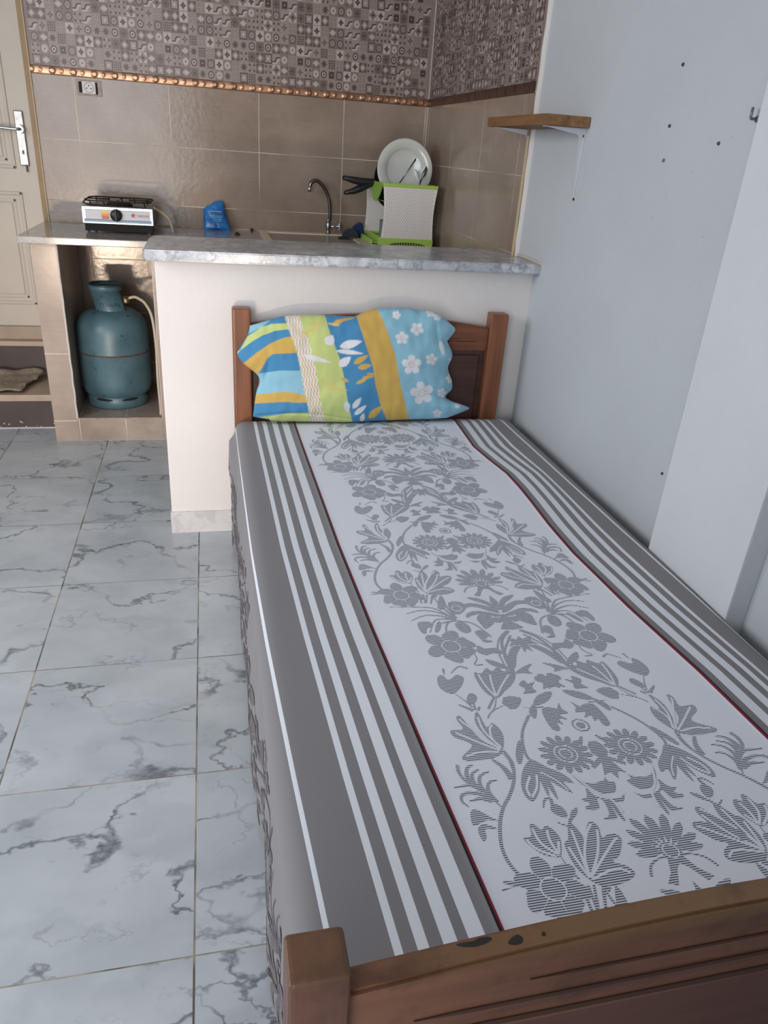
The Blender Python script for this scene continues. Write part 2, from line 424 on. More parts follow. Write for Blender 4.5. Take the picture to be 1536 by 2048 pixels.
# rough plaster bead where tile meets paint
rr = random.Random(5)
def bead(i, j):
    z = ZTOP + (ZC - ZTOP) * j / 90; a = math.pi * i / 6
    wv = .012 + .003 * noise.noise(Vector((3, 0, z * 9))); hh = .009 + .003 * noise.noise(Vector((8, 1, z * 14)))
    return (XR + .002 - math.sin(a) * (hh + .005), YT - .006 + math.cos(a) * wv, z)
grid_mesh('trim_2', 7, 91, bead, mat_wall_paint('plaster_bead', (214, 208, 200)))['kind'] = 'structure'
def bead2(i, j):
    z = ZTOP + .05 + (.42) * j / 40; a = math.pi * i / 6
    return (XT + .001 - math.sin(a) * .006, YT + .004 + math.cos(a) * (.008 + .002 * noise.noise(Vector((5, 2, z * 19)))), z)
grid_mesh('trim_3', 7, 41, bead2, plain('ochre_filler', (186, 165, 130), .8, bumpy=.4))['kind'] = 'structure'

# copper listello strips
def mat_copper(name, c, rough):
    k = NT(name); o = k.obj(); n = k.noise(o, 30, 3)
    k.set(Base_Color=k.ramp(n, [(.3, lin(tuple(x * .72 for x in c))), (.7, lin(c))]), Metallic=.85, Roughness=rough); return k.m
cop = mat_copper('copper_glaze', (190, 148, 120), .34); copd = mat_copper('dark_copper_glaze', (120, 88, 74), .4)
def emb(s, t):
    ph = (s / .0855) % 1.0; e = math.sin(math.pi * t) ** .5; y = (t - .5) / .36
    d1 = math.hypot((ph - .32) / .17, y); d2 = math.hypot((ph - .76) / .10, y * 1.3)
    return e * .0028 + .0030 * max(0, 1 - d1 * d1) ** .7 - .0014 * max(0, 1 - (d1 * 2.4) ** 2) + .0018 * max(0, 1 - d2 * d2) ** .7
def strip(name, n, fn, m):
    o = grid_mesh(name, n, 13, fn, m); o['kind'] = 'structure'
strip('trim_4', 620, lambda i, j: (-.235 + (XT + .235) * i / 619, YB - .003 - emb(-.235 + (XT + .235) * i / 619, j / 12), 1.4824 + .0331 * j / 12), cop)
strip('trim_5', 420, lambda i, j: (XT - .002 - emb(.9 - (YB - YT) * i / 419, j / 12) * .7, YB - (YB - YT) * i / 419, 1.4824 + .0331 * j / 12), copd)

# half wall behind the bed (white) with marble skirting
YW = .748
b = MB(); b.box(.322, XR + .01, YW, YW + .11, 0, .942, bev=.003); b.build('wall_partition', paint_w)['kind'] = 'structure'
sk = mat_marble('skirting_marble', (216, 214, 212), (232, 230, 228), (190, 186, 184), 5)
MB().box(.318, .54, YW - .009, YW + .02, 0, .082, bev=.001).build('baseboard_partition', sk)['kind'] = 'structure'

# ------------------------------------------------------------------ door and steps on the left
door_m = plain('cream_door_paint', (184, 176, 164), .45, bumpy=.06, bs=20, var=.03)
oak = plain('frame_brown', (150, 126, 92), .6, var=.1)
d = tag(bpy.data.objects.new('door_1', None), None, None, kind='structure'); SC.collection.objects.link(d); d.location = (-.7, YB + .02, .4)
b = MB(); b.box(-1.2, -.257, YB + .005, YB + .045, .398, 2.42)
def panel(x0, x1, z0, z1):
    for k, (ins, dep) in enumerate(((0, .006), (.030, .002), (.048, .004))):
        a0, a1, c0, c1 = x0 + ins, x1 - ins, z0 + ins, z1 - ins; y = YB + .005 - dep; wd = .016
        if k < 2:
            b.box(a0, a1, y, y + .012, c0, c0 + wd, bev=.005); b.box(a0, a1, y, y + .012, c1 - wd, c1, bev=.005)
            b.box(a0, a0 + wd, y, y + .012, c0, c1, bev=.005); b.box(a1 - wd, a1, y, y + .012, c0, c1, bev=.005)
        else: b.box(a0, a1, YB + .001, YB + .01, c0, c1, bev=.003)
panel(-1.08, -.335, .50, 1.005); panel(-1.08, -.345, 1.10, 1.62); panel(-1.08, -.345, 1.72, 2.3)
b.build('door_leaf', door_m, d)
chrome = plain('chrome', (205, 205, 205), .16, 1.0); steel = plain('brushed_steel', (150, 148, 145), .3, 1.0)
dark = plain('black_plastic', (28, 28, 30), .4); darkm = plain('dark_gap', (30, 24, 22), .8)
h = thing('door_handle', (-.305, YB, 1.26), None, None); h.parent = d; h.matrix_parent_inverse = Matrix.Translation(-d.location); h['label'] = 'worn chrome lever handle and key plate'
MB().box(-.325, -.287, YB - .006, YB + .004, 1.115, 1.335, bev=.004).build('key_plate', plain('worn_chrome', (140, 138, 136), .3, 1.0, var=.3, vs=30), h)
b = MB(); b.lathe([(.016, -.03), (.017, -.006), (.019, 0)], (-.302, YB - .004, 1.262), 20, axis='Y')
b.tube(catmull([(-.302, YB - .028, 1.262), (-.302, YB - .045, 1.262), (-.33, YB - .05, 1.262), (-.43, YB - .05, 1.266)], 5, False), .007, 10); b.build('lever', chrome, h)
b = MB(); b.box(-.309, -.301, YB - .008, YB, 1.163, 1.178); b.box(-.302, -.296, YB - .010, YB - .002, 1.09, 1.12, bev=.001); b.build('keyhole', dark, h)
b = MB(); b.box(-.257, -.235, YB - .006, YB + .06, .33, 2.45, bev=.002); b.build('trim_6', oak)['kind'] = 'structure'
MB().box(-.236, -.2315, YB - .008, YB, ZTOP, ZC, bev=.001).build('trim_7', plain('door_caulk', (196, 178, 150), .7))['kind'] = 'structure'
st = thing('door_steps', (-.7, 2.0, 0), 'two beige stone steps with dark risers leading up to the cream door', 'steps')
stone = plain('beige_stone', (160, 142, 124), .5, bumpy=.1, var=.14); riser = plain('dark_riser', (74, 64, 62), .6, var=.12)
nose = plain('stone_nosing', (176, 158, 138), .5, bumpy=.15, var=.12)
MB().box(-1.25, -.222, 1.866, YB - .002, 0, .131).build('riser', riser, st); MB().box(-1.25, -.222, 2.175, YB - .002, .161, .313).build('riser', riser, st)
MB().box(-1.25, -.222, 1.866, 2.2, .131, .161, 0, bev=.001).build('tread', nose, st)
MB().box(-1.25, -.222, 2.168, YB - .002, .313, .336, bev=.001).build('tread', nose, st)
MB().box(-1.25, -.222, 2.212, YB - .002, .336, .398, bev=.001).build('door_sill', stone, st)
b = MB()
rr = random.Random(2)
for n in range(16):
    x = -.5 + .27 * rr.random(); z = .002 + .03 * rr.random() ** 2; r = .002 + .004 * rr.random()
    b.lathe([(0.0001, 0), (r, .0005), (0.0001, .001)], (x, 1.8645, z), 7, axis='Y')
b.box(-.52, -.225, 1.860, 1.868, 0, .005)
b.build('plaster_splash', plain('splash_white', (200, 195, 190), .8), st)
# rag on the lower tread
rag_m = NT('woven_rag'); ro = rag_m.obj()
rag_m.set(Base_Color=rag_m.ramp(rag_m.noise(ro, 120, 4, .8), [(.35, lin((120, 106, 92))), (.65, lin((172, 156, 138)))]), Roughness=.95); rag_m.bump(rag_m.noise(ro, 160, 3), .8, .006)
def ragf(i, j):
    u, v = i / 30, j / 18
    x = -.78 + .395 * u + .035 * v * u; y = 1.878 + .27 * v + .01 * math.sin(9 * u)
    if u > .85 and v > .6: x += .02
    z = .163 + .012 + .016 * noise.noise(Vector((u * 5, v * 5, 1))) + .012 * v + (.012 * math.exp(-((v - .95) / .08) ** 2))
    return (x, y, max(z, .1635))
o = grid_mesh('floor_rag', 31, 19, ragf, rag_m.m); solidify(o, .006, 1)
tag(o, 'crumpled beige woven rag lying on the lower stone step by the door', 'rag')

# ------------------------------------------------------------------ kitchen counter carcass
ctop = mat_marble('worktop_marble', (168, 162, 156), (188, 183, 178), (140, 134, 130), 4, rough=.13)
tp = mat_tile('tile_pier', 'X', -5, 1.0, joint=False, rip=.1, c1=(158, 141, 128), c2=(176, 160, 147))
gr = plain('pale_grout', (212, 203, 192), .7)
cc = thing('counter_base', (.1, YC, 0), 'brown tiled kitchen counter base with open niche for the gas bottle', 'counter')
b = MB(); b.box(-.2207, -.122, YC, YB - .01, 0, .857); b.build('pier', [tp], cc)
b = MB()
for z in (.097, .402, .845): b.box(-.2212, -.1215, YC - .0006, YC + .01, z - .0018, z + .0018)
b.box(-.1225, -.1195, YC - .001, YC + .02, .108, .857)
b.build('grout_line', gr, cc)
def edgef(i, j):
    z = .108 + .745 * j / 60; a = math.pi * i / 5
    return (-.1205 - .004 * math.cos(a) + .002 * noise.noise(Vector((z * 20, 1, 2))), YC - .0015 - .003 * math.sin(a) - .001 * noise.noise(Vector((z * 30, 4, 2))), z)
grid_mesh('corner_bead', 6, 61, edgef, plain('plaster_white', (206, 202, 198), .8), cc)
MB().box(-.122, .2475, YC, YB - .01, 0, .108).build('platform', [mat_tile('tile_platform', 'X', .085, .0, W=.2, H=.3, rip=.1, c1=(146, 130, 118), c2=(178, 163, 150))], cc)
MB().box(-.122, .246, YC - .0005, YC + .008, .104, .1095).build('platform_edge', plain('worn_edge', (168, 140, 128), .7, var=.3, vs=60), cc)
MB().box(.248, .34, YC, YB - .01, 0, .857).build('partition', [tp], cc)
MB().box(.2465, .2495, YC - .001, YC + .004, .108, .857).build('partition_edge', gr, cc)
MB().box(.34, XT - .003, YC + .015, YB - .01, 0, .857).build('carcass', [tp], cc)
# worktop slab
b = MB(); b.box(-.256, XT - .003, 1.640, YB - .002, .857, ZTOP, bev=.003)
o = b.build('marble_worktop', ctop); tag(o, 'long grey marble worktop along the tiled kitchen wall under stove and sink', 'worktop')
b = MB(); b.box(-.225, XT - .01, YB - .008, YB - .001, ZTOP, ZTOP + .006, bev=.002)
b.build('trim_8', plain('joint_cement', (182, 164, 140), .8, var=.2, vs=40))['kind'] = 'structure'
# bar slab on the half wall
bar_m = mat_marble('bar_marble', (178, 180, 182), (222, 224, 226), (128, 131, 136), 9, stretch=(1, .8, 1), rough=.2)
pts = catmull([(.293, .70, 0), (.30, .69, 0)], 2, False)
b = MB()
out = [(XR + .012, .688), (.305, .692), (.296, .696), (.2925, .706), (.2925, .99), (.300, 1.045), (.315, 1.065), (.34, 1.068), (XR - .005, 1.075)]
b.prism([Vector((x, y, .9425)) for x, y in out], (0, 0, .031))
bmesh.ops.recalc_face_normals(b.bm, faces=b.bm.faces)
bmesh.ops.bevel(b.bm, geom=list(b.bm.edges), offset=.004, segments=2, affect='EDGES')
o = b.build('marble_bar_top', bar_m, smooth_angle=40); tag(o, 'grey veined marble slab capping the white half wall behind the bed', 'bar top')
# cement smear at slab end
b = MB(); b.tube(catmull([(XR, .69, .975), (XR, .78, .978), (XR, .9, .978), (XR - .004, 1.0, .977)], 5, False), .006, 8)
b.build('trim_9', plain('cement_smear', (196, 188, 172), .8, bumpy=.5))['kind'] = 'structure'

# ------------------------------------------------------------------ gas bottle
gx, gy, gz = .033, 1.94, .108
teal = NT('chipped_teal_paint'); to = teal.obj()
tc = teal.ramp(teal.noise(to, 8, 5, .6), [(.3, lin((66, 96, 106))), (.7, lin((90, 122, 132)))])
sp = smoothstep_node(teal, teal.noise(to, 38, 4, .65), .64, .69)
tc = teal.mix(sp, tc, lin((50, 48, 48)))
zz = teal.sep(to)[2]
teal.set(Base_Color=tc, Roughness=.40, Specular_IOR_Level=.55); teal.bump(teal.noise(to, 26, 3), .12, .004)
rust = plain('rust', (92, 66, 58), .75, var=.3, vs=50)
g = thing('gas_bottle', (gx, gy, gz), 'dented teal steel gas bottle standing in the tiled niche', 'gas bottle')
R = .160
b = MB(); prof = [(.02, .03), (.10, .035), (R - .012, .062), (R - .002, .09), (R, .12), (R, .245), (R + .0015, .25), (R + .0015, .262), (R, .267), (R, .345), (R - .006, .38), (R - .025, .412), (R - .06, .437), (.06, .448), (.02, .45)]
b.lathe(prof, (gx, gy, gz), 64); b.build('body', teal.m, g)
b = MB(); b.lathe([(R + .0015, .2525), (R + .0032, .2535), (R + .0032, .2585), (R + .0015, .2595)], (gx, gy, gz), 64, cap0=False, cap1=False); b.build('weld_seam', rust, g)
b = MB(); b.lathe([(.128, .058), (.136, .045), (.138, .004), (.134, 0), (.131, .004), (.131, .05)], (gx, gy, gz), 64, cap0=False, cap1=False); b.build('foot_ring', teal.m, g)
slot_m = plain('slot_dark', (16, 24, 28), .8)
for a in (-128, -78, -22, 20):
    b = MB(); pr = []
    for i in range(13):
        t = i / 12; an = math.radians(a + 34 * t); hh = .006 * math.sin(math.pi * t) ** .5
        pr.append((an, hh))
    for i in range(12):
        p = []
        for an, s in ((pr[i][0], -pr[i][1]), (pr[i + 1][0], -pr[i + 1][1]), (pr[i + 1][0], pr[i + 1][1]), (pr[i][0], pr[i][1])):
            p.append((gx + .1392 * math.cos(an), gy + .1392 * math.sin(an), gz + .045 + s))
        b.poly(p)
    b.build('foot_slot', slot_m, g)
# collar: open ring with cutouts (gap at left and right), rolled rim
cr = .069
b = MB()
def coll(a0, a1, z0, z1, r=cr, flare=.004):
    a0, a1 = math.radians(a0), math.radians(a1)
    b.lathe([(r + .004, z0), (r, z0 + .02), (r - .002, z1)], (gx, gy - .01, gz), 30, arc=(a0, a1), cap0=False, cap1=False)
coll(-152, -22, .425, .545); coll(-185, 175, .545, .575, cr - .003); coll(35, 150, .425, .545)
for v in b.bm.verts: v.co.x += .010 - (v.co.z - gz - .42) * .17; v.co.z -= (v.co.z - gz - .42) * .14
o = b.build('collar', teal.m, g); solidify(o, .004)
b = MB(); n = 40
b.tube([(gx - .0125 + (cr - .004) * math.cos(2 * math.pi * i / n), gy - .01 + (cr - .004) * math.sin(2 * math.pi * i / n), gz + .552) for i in range(n + 1)], .0045, 8); b.build('collar_rim', plain('teal_dark', (40, 62, 62), .4), g)
brass = plain('brass', (140, 126, 92), .4, .9)
b = MB(); b.lathe([(.012, .44), (.012, .475), (.018, .48), (.018, .5), (.010, .505)], (gx, gy - .01, gz), 16)
b.tube([(gx, gy - .01, gz + .492), (gx + .085, gy - .02, gz + .492)], .009, 10)
b.lathe([(.016, 0), (.018, .006), (.016, .03)], (gx + .075, gy - .02, gz + .47), 14); b.build('regulator', brass, g)
# embossed letters on collar
def text_mesh(s, size, name='t'):
    cu = bpy.data.curves.new(name, 'FONT'); cu.body = s; cu.size = size; cu.align_x = 'CENTER'; cu.align_y = 'CENTER'; cu.extrude = 0
    to_ = bpy.data.objects.new(name, cu); SC.collection.objects.link(to_)
    dg = bpy.context.evaluated_depsgraph_get(); me_ = bpy.data.meshes.new_from_object(to_.evaluated_get(dg))
    bpy.data.objects.remove(to_); bpy.data.curves.remove(cu); return me_
def text_obj(s, size, fn, name, m, parent):
    me_ = text_mesh(s, size)
    for v in me_.vertices: v.co = Vector(fn(v.co.x, v.co.y))
    me_.materials.clear(); me_.materials.append(m); me_.name = name
    o_ = bpy.data.objects.new(name, me_); link(o_, parent); return o_
def oncoll(x, y):
    a = math.radians(-88) + x / cr
    return (gx + .002 + (cr + .0035) * math.cos(a), gy - .01 + (cr + .0035) * math.sin(a), gz + .470 + y)
text_obj('TTXAUF', .021, oncoll, 'collar_lettering', plain('letter_shadow', (48, 70, 78), .5), g)
text_obj('Y', .018, lambda x, y: oncoll(x - .0, y + .022), 'collar_mark', MAT['letter_shadow'], g)
# hose
hose_m = plain('cream_rubber_hose', (196, 180, 158), .5, var=.06)
b = MB(); pth = [(gx + .085, gy - .02, gz + .492), px(268, 594, 'y', 1.9), px(277, 597, 'y', 1.88), px(291, 608, 'y', 1.85), px(304, 635, 'y', 1.82), px(312, 690, 'y', 1.8), px(316, 760, 'y', 1.78), (.240, 1.72, .13), (.236, 1.712, .1145)]
b.tube(catmull(pth, 8, False), .0065, 12)
o = b.build('gas_hose', hose_m); tag(o, 'cream rubber hose running down from the teal gas bottle valve', 'hose')
b = MB(); b.tube(catmull([px(308, 417, 'y', 1.95), px(322, 424, 'y', 1.98), px(336, 436, 'y', 2.0), px(343, 452, 'y', 2.0), px(345, 462, 'y', 1.99), px(346, 468, 'y', 1.99)], 8, False), .0062, 12)
o = b.build('gas_hose', hose_m); tag(o, 'cream hose leaving the right side of the gas stove and dropping over the worktop', 'hose')

# ------------------------------------------------------------------ stove
SX0, SX1, SY0, SY1 = -.029, .256, 1.845, 2.13
s = thing('gas_stove', ((SX0 + SX1) / 2, (SY0 + SY1) / 2, ZTOP), 'small silver single-burner table stove at left end of the worktop', 'stove')
silver = NT('stove_silver'); silver.set(Base_Color=lin((158, 162, 168)), Metallic=.85, Roughness=.28); silver = silver.m
b = MB(); b.box(SX0, SX1, SY0 + .006, SY1, .922, .988, bev=.003); b.build('body', plain('grey_enamel', (128, 122, 118), .4, .5), s)
b = MB(); b.prism([(SX0, SY0 + .006, .92), (SX0, SY0 - .004, .925), (SX0, SY0, .99), (SX0, SY0 + .01, .994)], (SX1 - SX0, 0, 0)); b.build('front_panel', silver, s)
F = lambda x, z, k=1: (x, SY0 - .0045 + (z - .925) * .06 - .0006 * k, z)
b = MB()
def fr(x0, x1, z0, z1, mi, k=1): b.poly([F(x0, z0, k), F(x1, z0, k), F(x1, z1, k), F(x0, z1, k)], mi)
fr(SX0 + .012, SX1 - .010, .936, .980, 0); fr(SX0 + .006, SX1 - .006, .930, .940, 1, 2); fr(SX0 + .006, SX1 - .006, .937, .942, 2, 3)
fr(SX0 + .012, SX1 - .008, .978, .9795, 2, 2)
for i, mi in enumerate((3, 4, 5, 6, 7)): fr(.048, .078, .944 + .0065 * i, .9505 + .0065 * i, 7 - i if i else 7, 3)
b.build('front_sticker', [plain('sticker_white', (178, 182, 186), .35), plain('sticker_lightblue', (118, 146, 172), .35), plain('sticker_blue', (66, 96, 124), .35),
        plain('sticker_yellow', (214, 188, 60), .4), plain('sticker_gold', (220, 160, 50), .4), plain('sticker_orange', (214, 120, 48), .4), plain('sticker_redorange', (196, 88, 46), .4), plain('sticker_red', (176, 62, 44), .4)], s, recalc=False)
red = plain('logo_red', (172, 40, 44), .45)
text_obj('TARDIVE', .0145, lambda x, y: F(.2155 + x * .92, .9605 + y, 3), 'brand_lettering', red, s)
b = MB(); b.poly([F(.176 + (.012 if i % 2 == 0 else .005) * math.sin(math.pi * i / 5), .962 + (.012 if i % 2 == 0 else .005) * math.cos(math.pi * i / 5), 3) for i in range(10)]); b.build('star_logo', red, s, recalc=False)
k = MB(); k.lathe([(.024, 0), (.024, -.012), (.021, -.018), (.0001, -.018)], F(.1075, .960, 1), 32, axis='Y'); k.box(.1035, .1115, F(0, .96)[1] - .026, F(0, .96)[1] - .012, .938, .986, bev=.003); k.build('knob', dark, s)
for (x, y) in ((SX0 + .015, SY0 + .03), (SX1 - .02, SY0 + .03), (SX0 + .015, SY1 - .03), (SX1 - .02, SY1 - .03)):
    MB().lathe([(.006, 0), (.009, .037)], (x, y, ZTOP), 14).build('foot', plain('foot_grey', (120, 118, 116), .5) if 'foot_grey' not in MAT else MAT['foot_grey'], s)
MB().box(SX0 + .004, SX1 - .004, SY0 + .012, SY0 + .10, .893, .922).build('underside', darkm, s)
b = MB(); b.lathe([(.055, 0), (.055, .008), (.035, .016), (.0001, .016)], (.11, 1.985, .988), 28); b.build('burner', darkm, s)
gi = plain('black_iron', (40, 30, 27), .5, .5)
b = MB()
ZG = 1.012
loop = catmull([(-.01, 1.88, ZG), (.11, 1.865, ZG), (.235, 1.88, ZG), (.245, 1.99, ZG), (.235, 2.10, ZG), (.11, 2.11, ZG), (-.01, 2.10, ZG), (-.022, 1.99, ZG)], 6)
b.tube(loop + [loop[0]], .0032, 7); b.tube([(-.022, 1.99, ZG), (.07, 1.99, ZG)], .003, 6); b.tube([(.245, 1.99, ZG), (.15, 1.99, ZG)], .003, 6)
b.tube([(.11, 1.865, ZG), (.11, 1.94, ZG)], .003, 6); b.tube([(.11, 2.11, ZG), (.11, 2.03, ZG)], .003, 6)
for i in range(5): x = .0 + .055 * i; b.tube([(x, 1.875, ZG), (x + .006, 1.885, .991)], .003, 6); b.tube([(x, 2.1, ZG), (x, 2.1, .99)], .003, 6)
b.tube([(-.022, 1.95, ZG), (-.03, 1.9, ZG - .012), (.0, 1.868, ZG - .016), (.22, 1.868, ZG - .02)], .0028, 6)
b.build('pan_grate', gi, s)

# ------------------------------------------------------------------ socket
so = thing('wall_socket', (.0, YB, 1.44), 'white wall socket in a loose black frame above the stove', 'socket')
b = MB(); b.box(-.052, .052, YB - .004, YB + .002, 1.414, 1.474, bev=.001); b.build('mounting_plate', plain('socket_metal', (138, 122, 116), .5, .3, var=.2, vs=50), so)
MB().box(-.042, -.02, YB - .0055, YB, 1.424, 1.466).build('open_gap', darkm, so); MB().box(.028, .036, YB - .0055, YB, 1.420, 1.466).build('open_gap', darkm, so)
b = MB(); b.box(-.028, .028, YB - .012, YB, 1.4205, 1.469, bev=.003); b.build('insert', plain('socket_white', (205, 200, 196), .4), so)
n = 26; b = MB(); b.tube([(.0 + .019 * math.cos(2 * math.pi * i / n), YB - .0125, 1.445 + .019 * math.sin(2 * math.pi * i / n)) for i in range(n + 1)], .0016, 6); b.build('socket_ring', plain('ring_grey', (180, 176, 172), .4), so)
b = MB()
for x, z in ((-.009, 1.442), (.009, 1.442), (0, 1.452)): b.lathe([(.0026, 0), (.0026, -.0018), (.0001, -.0018)], (x, YB - .0112, z), 10, axis='Y')
b.build('pin_hole', darkm, so)

# ------------------------------------------------------------------ blue sachet
bl = NT('blue_foil'); bo = bl.obj(); bl.set(Base_Color=bl.ramp(bl.noise(bo, 18, 3), [(.35, lin((20, 92, 160))), (.65, lin((34, 128, 196)))]), Roughness=.25, Specular_IOR_Level=.6); bl.bump(bl.noise(bo, 30, 3), .5, .006)
bg = thing('detergent_sachet', (.53, 2.15, ZTOP), 'crumpled bright blue plastic sachet leaning on the tiles behind the bar', 'bag')
ol = [(.4676, .885), (.4685, .945), (.470, .978), (.481, .990), (.505, 1.000), (.527, 1.014), (.545, 1.024), (.560, 1.018), (.566, .985), (.572, .950), (.580, .925), (.594, .885)]
def bagpt(i, j, side):
    u, v = i / 20, j / 20
    def lx(z): return .4676 + .004 * (z - .885) / .1
    zt = np.interp(u, [0, .1, .3, .5, .7, .9, 1], [.972, .984, .992, 1.006, 1.012, 1.016, 1.012])
    z = .885 + (zt - .885) * v; xr = np.interp(z, [.885, .925, .96, 1.02], [.594, .580, .570, .560]); x = .4676 + (xr - .4676) * u
    y = 2.165 + .03 * v - side * (.018 * (max(0, 4 * u * (1 - u)) ** .5) * (max(0, 1 - v) ** .35) * min(1, v * 6 + .35) + .003 * noise.noise(Vector((u * 5, v * 5, side))) * (4 * u * (1 - u)))
    return (x, y, z)
grid_mesh('film_front', 21, 21, lambda i, j: bagpt(i, j, 1), bl.m, bg); grid_mesh('film_back', 21, 21, lambda i, j: bagpt(i, j, -1), bl.m, bg)
b = MB()
for i, (z, x0, x1, mi) in enumerate(((.972, .498, .552, 1), (.963, .502, .556, 0), (.952, .500, .556, 1), (.945, .504, .552, 1), (.937, .512, .552, 1), (.93, .512, .55, 1))):
    th = .0035 if mi == 0 else .0012
    b.box(x0, x1, 2.136, 2.139, z - th, z + th, mi)
b.build('printed_lines', [plain('print_navy', (18, 60, 124), .4), plain('print_paleblue', (120, 176, 216), .4)], bg)
# little black scraps on the worktop
b = MB(); b.prism([(.606, 2.0, ZTOP), (.634, 2.0, ZTOP), (.626, 2.004, ZTOP + .008), (.618, 2.006, ZTOP + .0125), (.611, 2.004, ZTOP + .008)], (0, .02, 0))
o = b.build('plug_stopper', darkm); tag(o, 'small black rubber plug stopper lying between blue sachet and sink', 'plug')
tag(MB().box(.690, .702, 2.205, 2.217, ZTOP, ZTOP + .012, bev=.003).build('dark_crumb', darkm), 'tiny dark crumb against the tiles at the left end of the sink rim', 'crumb')

# ------------------------------------------------------------------ sink and tap
cream = plain('cream_enamel', (224, 208, 184), .3, var=.06)
b = MB()
b.box(.73, 1.20, 2.145, 2.215, ZTOP, ZTOP + .007, bev=.003); b.box(.73, 1.20, 1.76, 1.79, ZTOP, ZTOP + .007, bev=.003)
b.box(.73, .765, 1.79, 2.145, ZTOP, ZTOP + .007, bev=.003); b.box(1.165, 1.20, 1.79, 2.145, ZTOP, ZTOP + .007, bev=.003)
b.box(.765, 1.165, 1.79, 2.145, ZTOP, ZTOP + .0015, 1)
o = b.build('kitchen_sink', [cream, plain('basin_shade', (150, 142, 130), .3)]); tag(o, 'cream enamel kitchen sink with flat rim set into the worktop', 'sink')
t = thing('kitchen_tap', (1.062, 2.165, ZTOP + .007), 'chrome swan-neck tap with round cross knob behind the sink', 'tap')
Yt = 2.165
P = lambda u, v: px(u, v, 'y', Yt)
b = MB(); b.lathe([(.02, 0), (.02, .004), (.012, .006), (.010, .02), (.014, .03), (.014, .05), (.010, .062), (.0125, .066), (.0125, .072), (.008, .076)], P(656, 470), 24); b.build('tap_body', steel, t)
b = MB(); b.tube(catmull([P(659.5, 441), P(660, 425), P(659, 405), P(655, 390), P(648, 375), P(638, 364), P(630, 361), P(623, 365), P(620, 372)], 7, False), .0085, 14); b.build('spout', plain('dark_chrome', (110, 105, 100), .18, 1.0), t)
b = MB(); b.tube([P(620, 372), P(618.3, 384)], [.0092, .0092], 14); b.build('aerator', chrome, t)
b = MB(); kc = P(676, 453)
b.tube([P(660, 453), kc], .006, 12)
b.lathe([(.0001, -.004), (.011, -.004), (.016, .002), (.016, .01), (.010, .014), (.0001, .015)], kc, 20, axis='X')
for i in range(6):
    a = math.pi / 3 * i; b.lathe([(.0001, 0), (.006, .002), (.006, .011), (.0001, .014)], kc + Vector((0, .0135 * math.cos(a), .0135 * math.sin(a))), 10, axis='X')
b.build('tap_knob', chrome, t)

# scouring things beside the tap
navy = mat_cloth('navy_cloth', (38, 56, 96)); 
def blob(name, pts, y0, y1, m, label, cat):
    b = MB(); c = catmull([Vector((p.x, y0, p.z)) for p in pts], 3)
    b.prism(c, (0, y1 - y0, 0)); bmesh.ops.recalc_face_normals(b.bm, faces=b.bm.faces)
    bmesh.ops.bevel(b.bm, geom=[e for e in b.bm.edges if len(e.link_faces) == 2 and abs(e.link_faces[0].normal.dot(e.link_faces[1].normal)) < .5], offset=.004, segments=2, affect='EDGES')
    return tag(b.build(name, m, smooth_angle=50), label, cat)
Q = lambda u, v, Y=2.1: px(u, v, 'y', Y)
blob('scrub_cloth', [Q(705, 455), Q(721, 444), Q(725, 458), Q(725, 471), Q(706, 472)], 2.075, 2.12, navy, 'bunched navy blue scrubbing cloth on the worktop beside the dish rack', 'cloth')
blob('scrub_pad', [Q(685, 464, 2.06), Q(695, 457, 2.06), Q(708, 458, 2.06), Q(715, 467, 2.06), Q(712, 475, 2.06), Q(686, 474, 2.06)], 2.03, 2.06, mat_cloth('dark_green_pad', (50, 62, 66)), 'dark green scrub pad lying in front of the navy cloth', 'scrub pad')
b = MB(); a0 = Q(676, 474, 2.02); a1 = Q(697, 482, 2.02); b.box(a0.x, a1.x, 2.0, 2.02, ZTOP + .001, ZTOP + .014, 0, bev=.003); b.box(a1.x, a1.x + .035, 2.0, 2.02, ZTOP + .001, ZTOP + .012, 1, bev=.003)
o = b.build('dish_brush', [dark, plain('maroon_plastic', (112, 48, 56), .5)]); tag(o, 'small black and maroon dish brush at the edge of the sink', 'brush')

